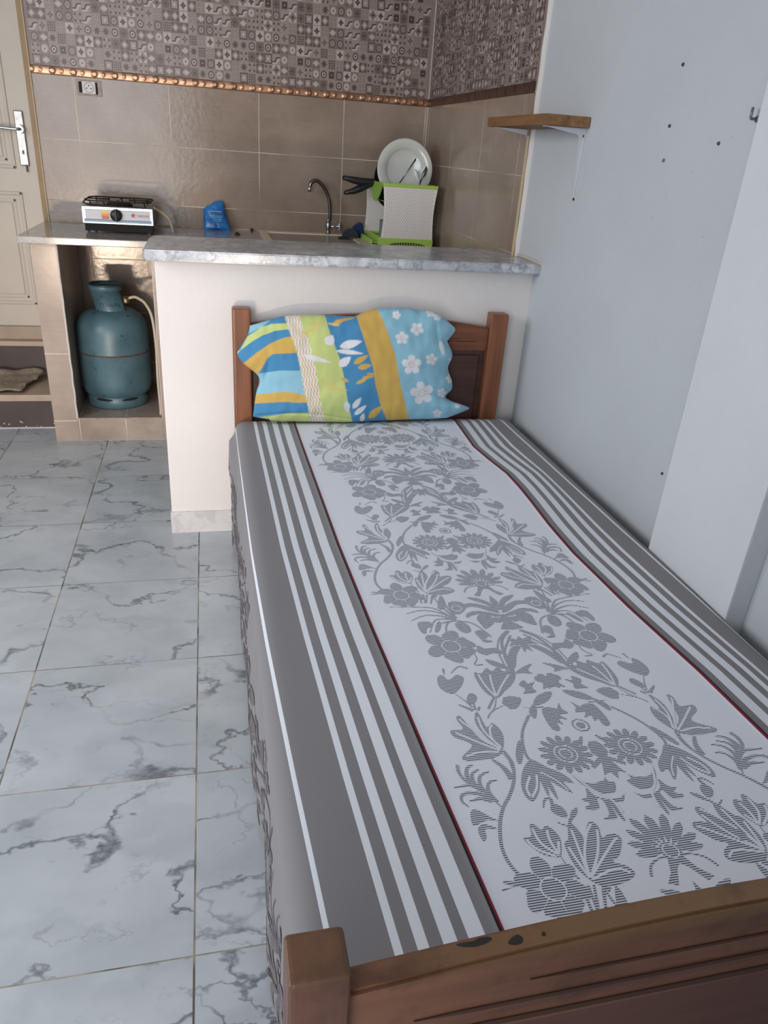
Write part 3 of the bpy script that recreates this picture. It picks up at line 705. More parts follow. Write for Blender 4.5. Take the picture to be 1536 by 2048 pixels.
# ------------------------------------------------------------------ dish rack
green = plain('lime_plastic', (172, 206, 92), .35); white_p = NT('perforated_white_plastic'); 
white_p.set(Base_Color=lin((240, 232, 226)), Roughness=.4); white_p = white_p.m
dk = thing('dish_rack', (1.37, 1.95, ZTOP), 'lime green and white perforated plastic dish rack by the corner', 'dish rack')
hole_m = plain('hole_dark', (118, 106, 92), .8)
ZR0, ZR1 = .893, 1.152
def rack_panel(x0, x1, y, nm, curve=.008):
    N = 14; c = []
    for i in range(N + 1):
        t_ = i / N; ins = curve * math.sin(math.pi * t_); c.append((x0 + ins * 1.0, ZR0 + .027 + (ZR1 - ZR0 - .040) * t_))
    for i in range(N, -1, -1):
        t_ = i / N; ins = curve * math.sin(math.pi * t_) + .006 * (1 - t_); c.append((x1 - ins, ZR0 + .027 + (ZR1 - ZR0 - .040) * t_))
    b = MB(); b.prism([(x, y, z) for x, z in c], (0, .004, 0)); p = b.build(nm, white_p, dk)
    b = MB(); rows = 25; cols = 19
    for r in range(rows):
        z = ZR0 + .036 + (ZR1 - ZR0 - .060) * r / (rows - 1)
        for q in range(cols):
            x = x0 + .016 + (x1 - x0 - .036) * (q + (.5 if r % 2 else 0)) / (cols - .5); s_ = .0019
            up = 1 if (q + r) % 2 else -1
            b.poly([(x - s_, y - .0006, z - up * s_), (x + s_, y - .0006, z - up * s_), (x, y - .0006, z + up * s_ * 1.2)])
    b.build('vent_holes', hole_m, p, recalc=False)
    MB().box(x0 - .001, x1 + .001, y - .006, y + .012, ZR1 - .014, ZR1, bev=.002).build('top_rim', green, dk)
    MB().box(x0 + .001, x1 - .007, y - .003, y + .010, ZR0 + .018, ZR0 + .030, bev=.002).build('bottom_rim', green, dk)
rack_panel(1.256, 1.507, 1.80, 'front_panel'); rack_panel(1.236, 1.50, 2.10, 'back_panel')
# base with slatted arch
b = MB()
arch_o = [(1.256, ZTOP + .001), (1.256, ZR0 + .026), (1.503, ZR0 + .026), (1.501, ZTOP + .001)] + [(1.383 + .088 * math.cos(math.pi * i / 14), ZTOP + .001 + .020 * math.sin(math.pi * i / 14) ** .6) for i in range(15)]
b.prism([Vector((x, 1.796, z)) for x, z in arch_o], (0, .010, 0))
for i in range(14):
    x = 1.295 + .0127 * i; b.box(x, x + .004, 1.812, 1.818, ZTOP + .006, ZR0 + .014)
b.box(1.250, 1.262, 1.81, 2.12, ZTOP + .004, ZR0 + .03, bev=.002); b.box(1.492, 1.504, 1.81, 2.12, ZTOP + .004, ZR0 + .03, bev=.002); b.box(1.256, 1.5, 2.108, 2.12, ZTOP + .004, ZR0 + .03, bev=.002)
b.box(1.222, 1.252, 1.83, 2.10, ZTOP + .010, ZTOP + .014, bev=.001); b.box(1.215, 1.222, 1.82, 2.11, ZTOP + .006, ZTOP + .026, bev=.002)
for i in range(11): y = 1.835 + .025 * i; b.box(1.262, 1.492, y, y + .006, ZTOP + .018, ZTOP + .024)
b.build('base_frame', green, dk)
MB().box(1.205, 1.50, 1.815, 2.13, ZTOP + .001, ZTOP + .006, bev=.002).build('drip_tray', plain('tray_pale', (196, 190, 176), .4), dk)
b = MB(); pts = [(1.250, 1.81, ZR1 - .004), (1.250, 1.97, ZR1 - .004)]
for i in range(9): a = math.pi * i / 8; pts.append((1.250, 1.97 + .0 + .0 * a - (0) + .11 * math.cos(a) * .5 + .0, ZR1 - .012 - .075 * math.sin(a)))
arc_ = [(1.250, 1.812 + .27 * i / 12, ZR1 - .006 - .078 * math.sin(math.pi * i / 12) ** .8) for i in range(13)]
b.prism([Vector(p) for p in arc_] + [Vector((1.250, 2.082, ZR1)), Vector((1.250, 1.812, ZR1))], (.005, 0, 0)); b.build('side_scoop', plain('lime_plastic_dark', (150, 192, 84), .4), dk)
b = MB(); b.box(1.256, 1.5, 2.09, 2.10, ZR1 - .012, ZR1, bev=.001); b.box(1.496, 1.502, 1.81, 2.1, ZR1 - .012, ZR1, bev=.001)
for i in range(9): x = 1.28 + .026 * i; b.tube([(x, 1.815, ZR1 - .08), (x, 2.095, ZR1 - .08)], .002, 6)
b.build('plate_slots', green, dk)
# plates
china = plain('white_china', (202, 204, 198), .2, coat=.3)
def plate(c, r, rot, nm, label):
    b = MB(); b.lathe([(.0001, .0), (r * .62, .0), (r * .66, -.004), (r * .7, -.010), (r * .97, -.018), (r, -.017), (r * .98, -.014), (r * .7, -.005), (r * .64, .004), (.0001, .005)], (0, 0, 0), 56, axis='Y')
    o = b.build(nm, china); o.location = c; o.rotation_euler = rot; return tag(o, label, 'plate', 'plates in the dish rack')
plate((1.3755, 1.925, 1.208), .128, (math.radians(-6), 0, math.radians(-4)), 'dinner_plate', 'large round white plate standing at the front of the dish rack')
plate((1.383, 1.952, 1.210), .127, (math.radians(-6), 0, math.radians(-4)), 'dinner_plate', 'white plate mostly hidden directly behind the front plate in the rack')
# pans
blk = plain('black_pan', (30, 30, 32), .45)
def pan(cx, cz, y, r, hdl, label):
    t_ = thing('frying_pan', (cx, y, cz - r), label, 'pan', 'black pans in the dish rack')
    b = MB(); b.lathe([(.0001, .02), (r * .78, .02), (r, -.018), (r + .003, -.018), (r * .80, .024), (.0001, .024)], (cx, y, cz), 44, axis='Y'); b.build('pan_bowl', blk, t_)
    b = MB(); n_ = len(hdl); pp = catmull(hdl, 5, False); m_ = len(pp)
    b.tube(pp, [.0105 + .006 * math.sin(math.pi * i / (m_ - 1)) for i in range(m_)], 10); b.build('handle', blk, t_)
    e = hdl[-1]; b = MB(); d_ = (Vector(hdl[-1]) - Vector(hdl[-2])).normalized(); q = Vector(hdl[-1]) + d_ * .006
    b.tube([q + Vector((d_.x * .016 * math.cos(a) - d_.z * .007 * math.sin(a), -.002, d_.z * .016 * math.cos(a) + d_.x * .007 * math.sin(a))) for a in [2 * math.pi * i / 16 for i in range(17)]], .0045, 8); b.build('hanging_loop', blk, t_)
pan(1.375, 1.166, 2.0, .125, [(1.262, 2.0, 1.150), (1.235, 2.0, 1.146), (1.19, 2.0, 1.145), (1.15, 2.0, 1.150), (1.125, 2.0, 1.154)], 'black frying pan whose looped handle points straight left over the scrub cloth')
pan(1.375, 1.145, 2.048, .118, [(1.262, 2.03, 1.145), (1.232, 2.03, 1.132), (1.195, 2.03, 1.115), (1.165, 2.03, 1.102), (1.14, 2.03, 1.096)], 'black pan whose handle slopes down to the lower left')
# cutlery
Pc = lambda u, v, Y=1.86: px(u, v, 'y', Y)
stee = MAT['brushed_steel']
b = MB(); b.tube([Pc(799, 366), Pc(832, 318)], [.0028, .0036], 8); tag(b.build('table_knife', stee), 'thin steel knife leaning diagonally across the front plate', 'knife', 'cutlery in the dish rack')
o = MB().tube([Pc(838, 372), Pc(844, 356), Pc(848, 348), Pc(852, 338), Pc(853, 333)], [.003, .004, .009, .007, .002], 10).build('table_spoon', plain('tarnished_steel', (96, 100, 98), .3, .9)); tag(o, 'dark steel spoon at right edge of the front plate', 'spoon', 'cutlery in the dish rack')
o = MB().tube([Pc(839, 370), Pc(836, 360), Pc(833, 352), Pc(831, 344), Pc(830, 338)], [.003, .008, .011, .009, .002], 12).build('plastic_spoon', plain('white_spoon', (222, 224, 218), .3)); tag(o, 'small white spoon standing up in front of the plate', 'spoon', 'cutlery in the dish rack')
# glass
gl = NT('clear_glass'); gl.set(Base_Color=(.92, .97, .93, 1), Roughness=.05, Transmission_Weight=.85, IOR=1.45)
b = MB(); b.lathe([(.024, 0), (.026, .004), (.026, .085), (.0245, .085), (.0245, .006), (.0001, .006)], (1.288, 1.87, ZTOP + .024), 24)
o = b.build('drinking_glass', gl.m); tag(o, 'clear glass tumbler standing inside the dish rack beside its front panel', 'glass')

# ------------------------------------------------------------------ corner shelf
sh = thing('wall_shelf', (XR, .75, 1.375), 'narrow rough wooden shelf on two white angle brackets', 'shelf')
osb = mat_wood('shelf_chipboard', (96, 66, 40), (140, 100, 62), 'Y', .6)
osb2 = plain('chipboard_end', (136, 98, 64), .7, bumpy=.4, bs=90, var=.28, vs=60)
MB().box(1.421, 1.487, .500, .985, 1.3755, 1.4035, bev=.001).build('front_board', osb, sh)
MB().box(1.4875, XR - .004, .503, .985, 1.3755, 1.4035, bev=.001).build('back_board', osb2, sh)
wm = plain('white_metal', (205, 205, 208), .4)
for y in (.535, .935):
    br = MB(); r = .011
    br.prism([(XR, y - r, 1.3745), (1.432, y - r * .6, 1.3745), (1.432, y + r * .6, 1.3745), (XR, y + r, 1.3745)], (0, 0, -.002))
    br.prism([(XR - .0005, y - r, 1.374), (XR - .0005, y - r * .3, 1.18), (XR - .0005, y + r * .3, 1.18), (XR - .0005, y + r, 1.374)], (-.002, 0, 0))
    br.prism([(1.44, y - .0015, 1.3735), (XR - .02, y - .0015, 1.358), (XR - .014, y - .0015, 1.350), (XR - .002, y - .0015, 1.20), (XR - .001, y - .0015, 1.3735)], (0, .003, 0))
    k_ = br.build('angle_bracket', wm, sh)
    s_ = MB()
    for z in (1.355, 1.186):
        s_ = MB(); s_.lathe([(.0001, -.0035), (.004, -.003), (.004, -.0015)], (XR, y - .004, z), 10, axis='X'); s_.build('screw', darkm, k_)

# screw plugs left in the wall
for i, (u, v) in enumerate(((1367, 129), (1340, 252), (1438, 287), (1328, 321))):
    p = px(u, v, 'x', XR)
    b = MB(); b.lathe([(.0001, -.004), (.0028, -.0038), (.0042, -.001), (.0045, .003)], p, 10, axis='X')
    lab = ['dark plug high on the grey wall, topmost of the four', 'dark plug in the grey wall between the topmost and the lowest', 'reddish plug nearest the wall hook', 'pale chipped plug lowest of the four on the grey wall'][i]
    m_ = [plain('plug_a', (74, 60, 60), .7), plain('plug_b', (86, 66, 62), .7), plain('plug_c', (112, 62, 58), .7), plain('plug_d', (110, 108, 110), .7)][i]
    tag(b.build('wall_plug', m_), lab, 'wall plug', 'plugs in the grey wall')
p = px(1325, 947, 'x', XR)
b = MB(); b.lathe([(.0001, -.004), (.0035, -.003), (.004, .002)], p, 8, axis='X'); tag(b.build('wall_plug', MAT['plug_a']), 'single dark plug low on the wall beside the pilaster above the bed', 'wall plug', 'plugs in the grey wall')
p = px(1516, 243, 'x', XR)
b = MB(); b.tube([p + Vector((.004, .004, .004)), p + Vector((-.014, .004, .004)), p + Vector((-.016, .004, .006)), p + Vector((-.016, .004, .024))], .0028, 8)
b.lathe([(.0001, -.002), (.006, -.002), (.006, .001)], p + Vector((0, .004, .004)), 12, axis='X')
o = b.build('wall_hook', plain('hook_grey', (120, 124, 130), .4, .5)); tag(o, 'small grey L-shaped hook screwed into the wall near the pilaster', 'hook')

# ------------------------------------------------------------------ bed
wood = mat_wood('bed_wood', (96, 56, 36), (138, 84, 54), 'X', .36); woodz = mat_wood('bed_post_wood', (104, 62, 40), (146, 92, 62), 'Z', .36)
woodf = mat_wood('foot_rail_wood', (98, 62, 46), (130, 88, 64), 'X', .4, worn=(.585, .61, (122, 92, 60)))
woodfz = mat_wood('foot_post_wood', (88, 56, 46), (108, 72, 56), 'Z', .4, worn=(.63, .655, (116, 84, 56)))
woodp = mat_wood('foot_panel_wood', (98, 64, 54), (110, 74, 62), 'X', .45)  # panel colour darkened to add to the shade of its recess below the rail
woodd = mat_wood('panel_dark_wood', (66, 42, 36), (84, 56, 46), 'X', .4)
groove = plain('groove_dark', (60, 36, 26), .6)
bed = thing('single_bed', (1.0, -.27, 0), 'single bed frame in brown wood with panelled headboard and footboard', 'bed')
def arch(x0, x1, zb, ze, zc, y0, y1, name, m, bev=.004):
    N = 24; top = [(x0 + (x1 - x0) * i / N, ze + (zc - ze) * math.sin(math.pi * i / N) ** 1.0) for i in range(N + 1)]
    b = MB(); pts = [(x, y0, z) for x, z in top] + [(x1, y0, zb), (x0, y0, zb)]
    b.prism([Vector(p) for p in pts], (0, y1 - y0, 0)); bmesh.ops.recalc_face_normals(b.bm, faces=b.bm.faces)
    bmesh.ops.bevel(b.bm, geom=[e for e in b.bm.edges if len(e.link_faces) == 2 and abs(e.link_faces[0].normal.dot(e.link_faces[1].normal)) < .5], offset=bev, segments=2, affect='EDGES')
    return b.build(name, m, bed, smooth_angle=40)
HX = [(.548, .606), (1.404, 1.466)]
for x0, x1 in HX: MB().box(x0, x1, .672, .722, 0, .812, bev=.007, seg=3).build('post', woodz, bed)
hr = arch(.604, 1.406, .685, .757 + .006, .80, .686, .714, 'head_rail', wood)
b = MB()
for dz, xr0 in ((.012, 1.02), (.020, 1.0), (.004, 1.05)): b.box(xr0 - .25 + .2, xr0 + .33 - dz * 4, .6845, .687, .712 + dz, .7145 + dz)
b.build('carved_groove', groove, hr)
hp = MB().box(.604, 1.406, .698, .71, .30, .69).build('head_panel', woodd, bed)
b = MB(); b.box(.625, 1.385, .693, .70, .40, .668, bev=.006); b.build('raised_field', woodd, hp)
b = MB(); b.box(.604, 1.406, .690, .712, .28, .34); b.build('head_lower_rail', wood, bed)
# foot end
FX = [(.5265, .5835), (1.455, 1.511)]
for x0, x1 in FX: MB().box(x0, x1, -1.297, -1.246, 0, .622, bev=.006, seg=3).build('post', woodfz, bed)
frl = arch(.582, 1.457, .452, .561, .590, -1.277, -1.249, 'foot_rail', woodf)
b = MB()
def yf(z): return -1.2775
for (xa, za, xb, zb, th) in ((.775, .532, 1.42, .536, .0022), (.655, .498, 1.42, .499, .0030), (.64, .4675, 1.42, .4675, .0042)):
    b.prism([(xa, -1.2785, za), (xa + .05, -1.2785, za - th), (xb, -1.2785, zb - th), (xb, -1.2785, zb + th), (xa + .05, -1.2785, za + th)], (0, .002, 0))
b.build('carved_groove', plain('groove_brown', (74, 48, 36), .6), frl)
burnt = plain('burnt_wood', (42, 34, 30), .8, var=.3, vs=60)
for pts in ([(912, 1889), (930, 1893), (952, 1892), (972, 1886), (984, 1877), (975, 1873.5), (958, 1876), (945, 1882), (926, 1885)], [(1016, 1886), (1030, 1889), (1043, 1885), (1046, 1876), (1036, 1869), (1026, 1872), (1020, 1878)], [(1083, 1870), (1090, 1871), (1091, 1865), (1085, 1863)]):
    MB().prism(catmull([px(u, v, 'y', -1.2774) for u, v in pts], 4), (0, -.0007, 0)).build('burn_mark', burnt, frl)
fp = MB().box(.582, 1.457, -1.262, -1.252, .12, .456).build('foot_panel', woodp, bed)
MB().box(.582, 1.457, -1.274, -1.25, .08, .14).build('foot_lower_rail', woodf, bed)
for x in (.580, 1.47): MB().box(x - .012, x + .010, -1.25, .68, .16, .30, bev=.002).build('side_rail', wood, bed)
# mattress
b = MB(); b.box(.572, 1.486, -1.238, .668, .29, .438, bev=.02, seg=3); o = b.build('mattress', mat_cloth('mattress_ticking', (200, 198, 192)))
tag(o, 'mattress hidden under the striped bedspread on the wooden bed', 'mattress')

# ------------------------------------------------------------------ bedspread
def axis_x(y): return float(np.interp(y, [-1.3, -1.2, -.9, -.55, -.21, .48, .8], [1.078, 1.070, 1.054, 1.038, 1.0262, 1.0155, 1.013]))
WY = [-1.3, -.945, -.76, -.537, -.311, -.16, -.0247, .07, .162, .28, .384, .52, .6456, .8]
WV = [.012, .022, .020, .006, -.002, .004, .014, .019, .020, .004, -.006, .004, .012, .012]
def wob(y): return float(np.interp(y, WY, WV))
def smooth01(t): t = min(1, max(0, t)); return t * t * (3 - 2 * t)
ZM = .4525
def spread(a, y, lift=0.0):
    """fabric coordinate a (metres from the printed axis), y along bed -> point"""
    x = axis_x(y) + a
    if a > .2: x += wob(y) * smooth01((a - .2) / .08) * (1 - smooth01((a - .34) / .12))
    xl = .578 + .0 * y; xr = 1.488; r = .03
    z = ZM + .0022 * noise.noise(Vector((x * 4, y * 2.2, 3))) + .0004 * noise.noise(Vector((x * 14, y * 7, 8)))
    d = abs(abs(a) - .276); 
    if a < 0 or a > 0: z += .0022 * math.exp(-(d / .006) ** 2)
    # gentle sag at the head end under the pillow edge and near the foot
    z -= .012 * smooth01((y - .60) / .09) ** 2
    if x < xl:
        t = xl - x; q = r * math.pi / 2
        if t < q: x2 = xl - r * math.sin(t / r); z2 = z - r * (1 - math.cos(t / r)); nx, nz = -math.sin(t / r), math.cos(t / r)
        else:
            dn = t - q; f = smooth01(dn / .12)
            fold = .006 * noise.noise(Vector((y * 5.5, dn * 1.5, 2))) + .006 * math.sin(y * 17 + 1.2 * math.sin(y * 6)) * .6 + .003 * math.sin(y * 41)
            head = smooth01((y - .40) / .12) * (1 - smooth01((y - .62) / .08))
            foot = smooth01((-1.0 - y) / .2)
            x2 = xl - r - .010 * f + fold * f - .022 * head * smooth01(dn / .03) * (1 - .6 * smooth01(dn / .2)) + .004 * foot
            z2 = z - r - dn; nx, nz = -1, 0
        x, z = x2, z2
    elif x > xr:
        t = x - xr; q = r * math.pi / 2
        if t < q: x2 = xr + r * math.sin(t / r); z2 = z - r * (1 - math.cos(t / r)); nx, nz = math.sin(t / r), math.cos(t / r)
        else: x2 = xr + r; z2 = z - r - (t - q); nx, nz = 1, 0
        x, z = x2, z2
    else: nx, nz = 0, 1
    return Vector((x + nx * lift, y, z + nz * lift))
A0, A1, Y0, Y1 = -.885, .70, -1.243, .676
cols = sorted(set([round(A0 + i * .0125, 5) for i in range(int((A1 - A0) / .0125) + 1)] + [s_ * v for s_ in (-1, 1) for v in (.268, .2705, .2725, .274, .276, .278, .280, .283)]))
NR = 230
sm = NT('striped_spread'); uvn = sm.n('ShaderNodeUVMap'); us = sm.sep(uvn.outputs[0])
ax_ = us[0]; aa = sm.math('ABSOLUTE', ax_)
WHT = lin((224, 227, 232)); GRY = lin((140, 134, 134)); CEN = lin((226, 229, 236))
G2 = lin((130, 127, 129))
rd = lin((140, 30, 54)); bk = lin((26, 24, 26))
edges = [(0, CEN), (.2705, rd), (.2742, bk), (.2775, G2), (.2935, WHT), (.3135, G2), (.3295, WHT), (.3460, G2), (.3640, WHT), (.3775, G2), (.3945, WHT), (.4045, G2), (.4735, WHT), (.4800, G2)]
tot = .9
cr_ = sm.ramp(sm.math('DIVIDE', aa, tot), [(e / tot, c) for e, c in edges], 'CONSTANT')
weave = sm.noise(sm.mapv(uvn.outputs[0], scale=(1400, 500, 1)), 1, 2, .6)
cr2 = sm.mix(.10, cr_, sm.ramp(weave, [(.2, (.1, .1, .1)), (.8, (.9, .9, .9))]), 'OVERLAY')
sm.set(Base_Color=cr2, Roughness=.8, Sheen_Weight=.1, Specular_IOR_Level=.25); sm.bump(weave, .08, .0006)
# flowers on the centre band: woven hatch of dark lines across the bed
hm = NT('hatched_flower_print'); ho = hm.obj(); hs = hm.sep(ho)
fr_ = hm.math('FRACT', hm.math('DIVIDE', hm.math('ADD', hs[1], hm.math('MULTIPLY', hm.noise(ho, 6, 1), .004)), .0034))
hx = hm.math('LESS_THAN', fr_, .54)
hm.set(Base_Color=hm.mix(hx, CEN, lin((92, 98, 108))), Roughness=.8, Specular_IOR_Level=.2)
pm = NT('centre_print_ground'); pm.set(Base_Color=CEN, Roughness=.8, Specular_IOR_Level=.25)
dm = NT('side_flower_print'); dm.set(Base_Color=lin((108, 102, 104)), Roughness=.85)
gm = NT('side_ground'); gm.set(Base_Color=G2, Roughness=.85)

nu = len(cols)
verts = [tuple(spread(cols[i], Y0 + (Y1 - Y0) * j / (NR - 1))) for j in range(NR) for i in range(nu)]
uvv = [(cols[i] + .020 * smooth01((cols[i] - .41) / .03), Y0 + (Y1 - Y0) * j / (NR - 1)) for j in range(NR) for i in range(nu)]
faces = [(j * nu + i, j * nu + i + 1, (j + 1) * nu + i + 1, (j + 1) * nu + i) for j in range(NR - 1) for i in range(nu - 1)]
mats_ = [0] * len(faces); smooth = [True] * len(faces)

# ---- damask repeat, drawn in fabric coordinates (a, b): b is distance along the repeat, P metres
PER = .692
def fab(u, v):
    p = px(u, v, 'z', ZM); return (p.x - axis_x(p.y), p.y)
c3 = lambda x, y: fab(850 + .4466 * x, 1330 + .4467 * y)
def c2(x, y): a, b_ = fab(750 + .4232 * x, 1080 + .4233 * y); return (a, b_ - PER)
SH = []                              # list of (polygon in fabric coordinates, layer)
def P2(pts, fn, n=4, layer=0, flip=1):
    q = [fn(*p) for p in pts]; c = catmull([(a, b_, 0) for a, b_ in q], n); SH.append(([(flip * p.x, p.y) for p in c], layer))
def LN(pts, fn, wd=.0022, layer=0, taper=True, n=5, flip=1):
    q = catmull([(*fn(*p), 0) for p in pts], n, False); m_ = len(q); L_, R_ = [], []
    for i, p in enumerate(q):
        t_ = (q[min(i + 1, m_ - 1)] - q[max(i - 1, 0)]); t_ = t_.normalized() if t_.length > 1e-9 else Vector((1, 0, 0))
        nn = Vector((-t_.y, t_.x, 0)); w_ = wd * .5 * ((.35 + .65 * (i / (m_ - 1))) if taper else 1)
        L_.append(p + nn * w_); R_.append(p - nn * w_)
    for i in range(m_ - 1): SH.append(([(flip * z_.x, z_.y) for z_ in (L_[i], L_[i + 1], R_[i + 1], R_[i])], layer))
# (coordinates below are read off the photograph's printed cloth and laid flat on the fabric)
# row B big tulip
P2([(345, 385), (250, 335), (170, 245), (150, 228), (140, 245), (170, 290), (115, 295), (130, 325), (210, 360), (165, 415), (200, 432), (300, 420), (345, 385)][:-1], c3)
P2([(345, 385), (352, 330), (335, 290), (300, 262), (275, 280), (240, 220), (225, 215), (225, 260), (260, 310), (310, 360)], c3)
for l in ([(335, 380), (270, 330), (175, 265), (155, 245)], [(335, 385), (230, 345), (135, 305)], [(340, 375), (300, 330), (290, 290), (300, 270)], [(340, 370), (265, 300), (235, 235)], [(330, 390), (240, 395), (185, 412)]): LN(l, c3, .0036, 1, False)
P2([(185, 158), (200, 128), (230, 140), (228, 165), (205, 180)], c3, 3); LN([(150, 180), (215, 205)], c3, .008); LN([(205, 130), (225, 205)], c3, .004); P2([(232, 200), (238, 190), (248, 190), (242, 208)], c3, 2)
P2([(348, 165), (352, 145), (375, 155), (395, 140), (428, 158), (415, 190), (385, 200), (360, 182)], c3, 3); LN([(355, 180), (300, 210), (280, 240)], c3, .003)
LN([(320, 145), (312, 190), (300, 212)], c3, .0035)
# row A: heart and bud
P2([(55, 60), (75, 48), (105, 70), (140, 48), (172, 60), (160, 100), (125, 130), (85, 120), (60, 95)], c3); LN([(130, 128), (175, 160), (210, 190)], c3, .0035)
LN([(85, 45), (80, 20)], c3, .005); LN([(115, 40), (150, 10), (190, 18)], c3, .005)
P2([(320, 150), (265, 120), (225, 60), (222, 35), (250, 40), (275, 15), (300, 30), (325, 10), (350, 30), (385, 25), (390, 60), (355, 120)], c3)
for l in ([(318, 145), (270, 95), (238, 45)], [(318, 140), (300, 90), (290, 45)], [(322, 140), (345, 90), (375, 45)]): LN(l, c3, .0036, 1, False)
P2([(420, 90), (440, 68), (460, 85), (490, 75), (478, 100), (500, 120), (465, 128), (440, 130), (448, 108)], c3, 3)
P2([(500, 50), (520, 38), (550, 55), (585, 42), (610, 60), (590, 78), (605, 100), (560, 95), (530, 108), (528, 80)], c3, 3)
P2([(484, 175), (500, 140), (545, 120), (568, 125), (550, 160), (505, 180)], c3, 3); LN([(440, 192), (490, 192), (530, 188)], c3, .004)
P2([(465, 205), (485, 175), (500, 200), (495, 240), (475, 230)], c3, 3)
# inner bell
P2([(522, 200), (560, 190), (590, 195), (598, 170), (610, 195), (640, 215), (600, 222), (640, 245), (598, 240), (620, 268), (590, 258), (606, 290), (575, 292), (545, 255)], c3, 3)
# daisy
dc = c3(630, 398)
def daisy(c, r1, r2, n, ph=0):
    pts = []
    for i in range(n * 6):
        t_ = i / 6; f = abs(math.sin(math.pi * t_)) ** .6; rr_ = r1 + (r2 - r1) * f; a = 2 * math.pi * t_ / n + ph; pts.append((c[0] + rr_ * math.cos(a), c[1] + rr_ * .95 * math.sin(a)))
    SH.append((pts, 0))
daisy(dc, .026, .043, 15)
def ringl(c, r, wd, layer, n=18, sx=1):
    for i in range(n):
        a, b_ = 2 * math.pi * i / n, 2 * math.pi * (i + 1) / n
        SH.append(([(c[0] + sx * (r + wd) * math.cos(a), c[1] + (r + wd) * math.sin(a)), (c[0] + sx * (r + wd) * math.cos(b_), c[1] + (r + wd) * math.sin(b_)), (c[0] + sx * r * math.cos(b_), c[1] + r * math.sin(b_)), (c[0] + sx * r * math.cos(a), c[1] + r * math.sin(a))], layer))
ringl(dc, .017, .002, 1); ringl(dc, .009, .002, 1, 12)
# rosette on axis and palmette under it
rc = (0.0, c3(690, 270)[1]); ringl(rc, .012, .003, 0); SH.append(([(rc[0] + .008 * math.cos(i * .7), rc[1] + .008 * math.sin(i * .7)) for i in range(9)], 0))
SH.append(([(rc[0] + x_ , dc[1] - .0 + y_) for x_, y_ in ((-.012, .012), (-.006, .020), (.006, .020), (.012, .012), (.014, -.004), (.008, -.014), (.03, -.030), (.026, -.036), (.008, -.024), (.018, -.05), (.006, -.046), (0, -.06), (-.006, -.046), (-.018, -.05), (-.008, -.024), (-.026, -.036), (-.03, -.030), (-.008, -.014), (-.014, -.004))], 0))
LN([(c3_) for c3_ in ((700, 320), (690, 360))], c3, .010); 
# wreath stem and leaf fan
LN([(465, 225), (438, 290), (436, 350), (455, 410), (490, 440)], c3, .0045, 0, False)
P2([(405, 400), (415, 345), (430, 345), (440, 385), (432, 440), (415, 440)], c3, 3)
P2([(455, 440), (480, 425), (540, 455), (620, 490), (665, 530), (620, 525), (662, 575), (600, 545), (540, 505), (515, 485), (512, 560), (485, 610), (450, 590), (430, 540), (435, 480)], c3, 3)
P2([(520, 495), (560, 560), (595, 605), (580, 560), (545, 500)], c3, 3); P2([(505, 490), (535, 560), (555, 590), (548, 545), (525, 495)], c3, 3)
LN([(500, 495), (500, 550), (480, 592)], c3, .0036, 1, False); LN([(470, 500), (455, 550), (472, 590)], c3, .0036, 1, False); LN([(515, 480), (590, 520), (640, 560)], c3, .0025, 1, False)
# fern sprig left edge
LN([(340, 635), (290, 590), (235, 550), (180, 520), (150, 480), (145, 450)], c3, .006)
for l in ([(250, 560), (200, 540), (130, 550)], [(200, 530), (185, 490), (190, 460), (215, 452)], [(260, 570), (220, 530), (210, 490), (240, 470)], [(290, 590), (250, 545), (245, 500), (285, 478)], [(320, 615), (285, 570), (285, 530), (320, 515)], [(290, 600), (230, 575), (170, 580), (165, 610), (195, 635)], [(300, 610), (245, 600), (200, 612)]): LN(l[::-1], c3, .008)
P2([(205, 690), (205, 655), (235, 650), (290, 680), (330, 700), (280, 695), (235, 715), (215, 718)], c3, 3); P2([(325, 735), (275, 715), (240, 725), (240, 755), (262, 790), (275, 770), (270, 735)], c3, 3)
# long side stem
LN([(350, 385), (390, 440), (398, 510), (380, 580), (350, 640), (335, 710), (340, 800), (365, 870), (410, 930), (460, 965)], c3, .0048, 0, False)
LN([(330, 385), (370, 420), (392, 470)], c3, .003); LN([(300, 425), (350, 460), (390, 510)], c3, .012)
# row D sprigs
P2([(560, 640), (575, 622), (610, 635), (635, 665), (632, 685), (600, 678), (570, 660)], c3, 3); LN([(530, 640), (535, 605), (560, 600), (570, 630)], c3, .006); P2([(648, 690), (655, 655), (680, 640), (680, 665), (662, 692)], c3, 3); LN([(590, 705), (640, 720), (650, 690)], c3, .005)
# acanthus pair under the daisies
P2([(655, 490), (700, 520), (750, 530), (800, 515), (805, 500), (820, 520), (850, 525), (850, 570), (800, 575), (770, 570), (720, 545), (690, 525)], c3, 3)
P2([(720, 550), (760, 585), (820, 600), (880, 590), (892, 575), (888, 610), (850, 620), (895, 690), (880, 690), (830, 625), (860, 680), (840, 692), (800, 690), (825, 670), (800, 610), (770, 600), (780, 640), (745, 650), (715, 640), (740, 620), (700, 605), (725, 590)], c3, 3)
LN([(665, 495), (750, 560), (830, 600), (885, 660)], c3, .0036, 1, False)
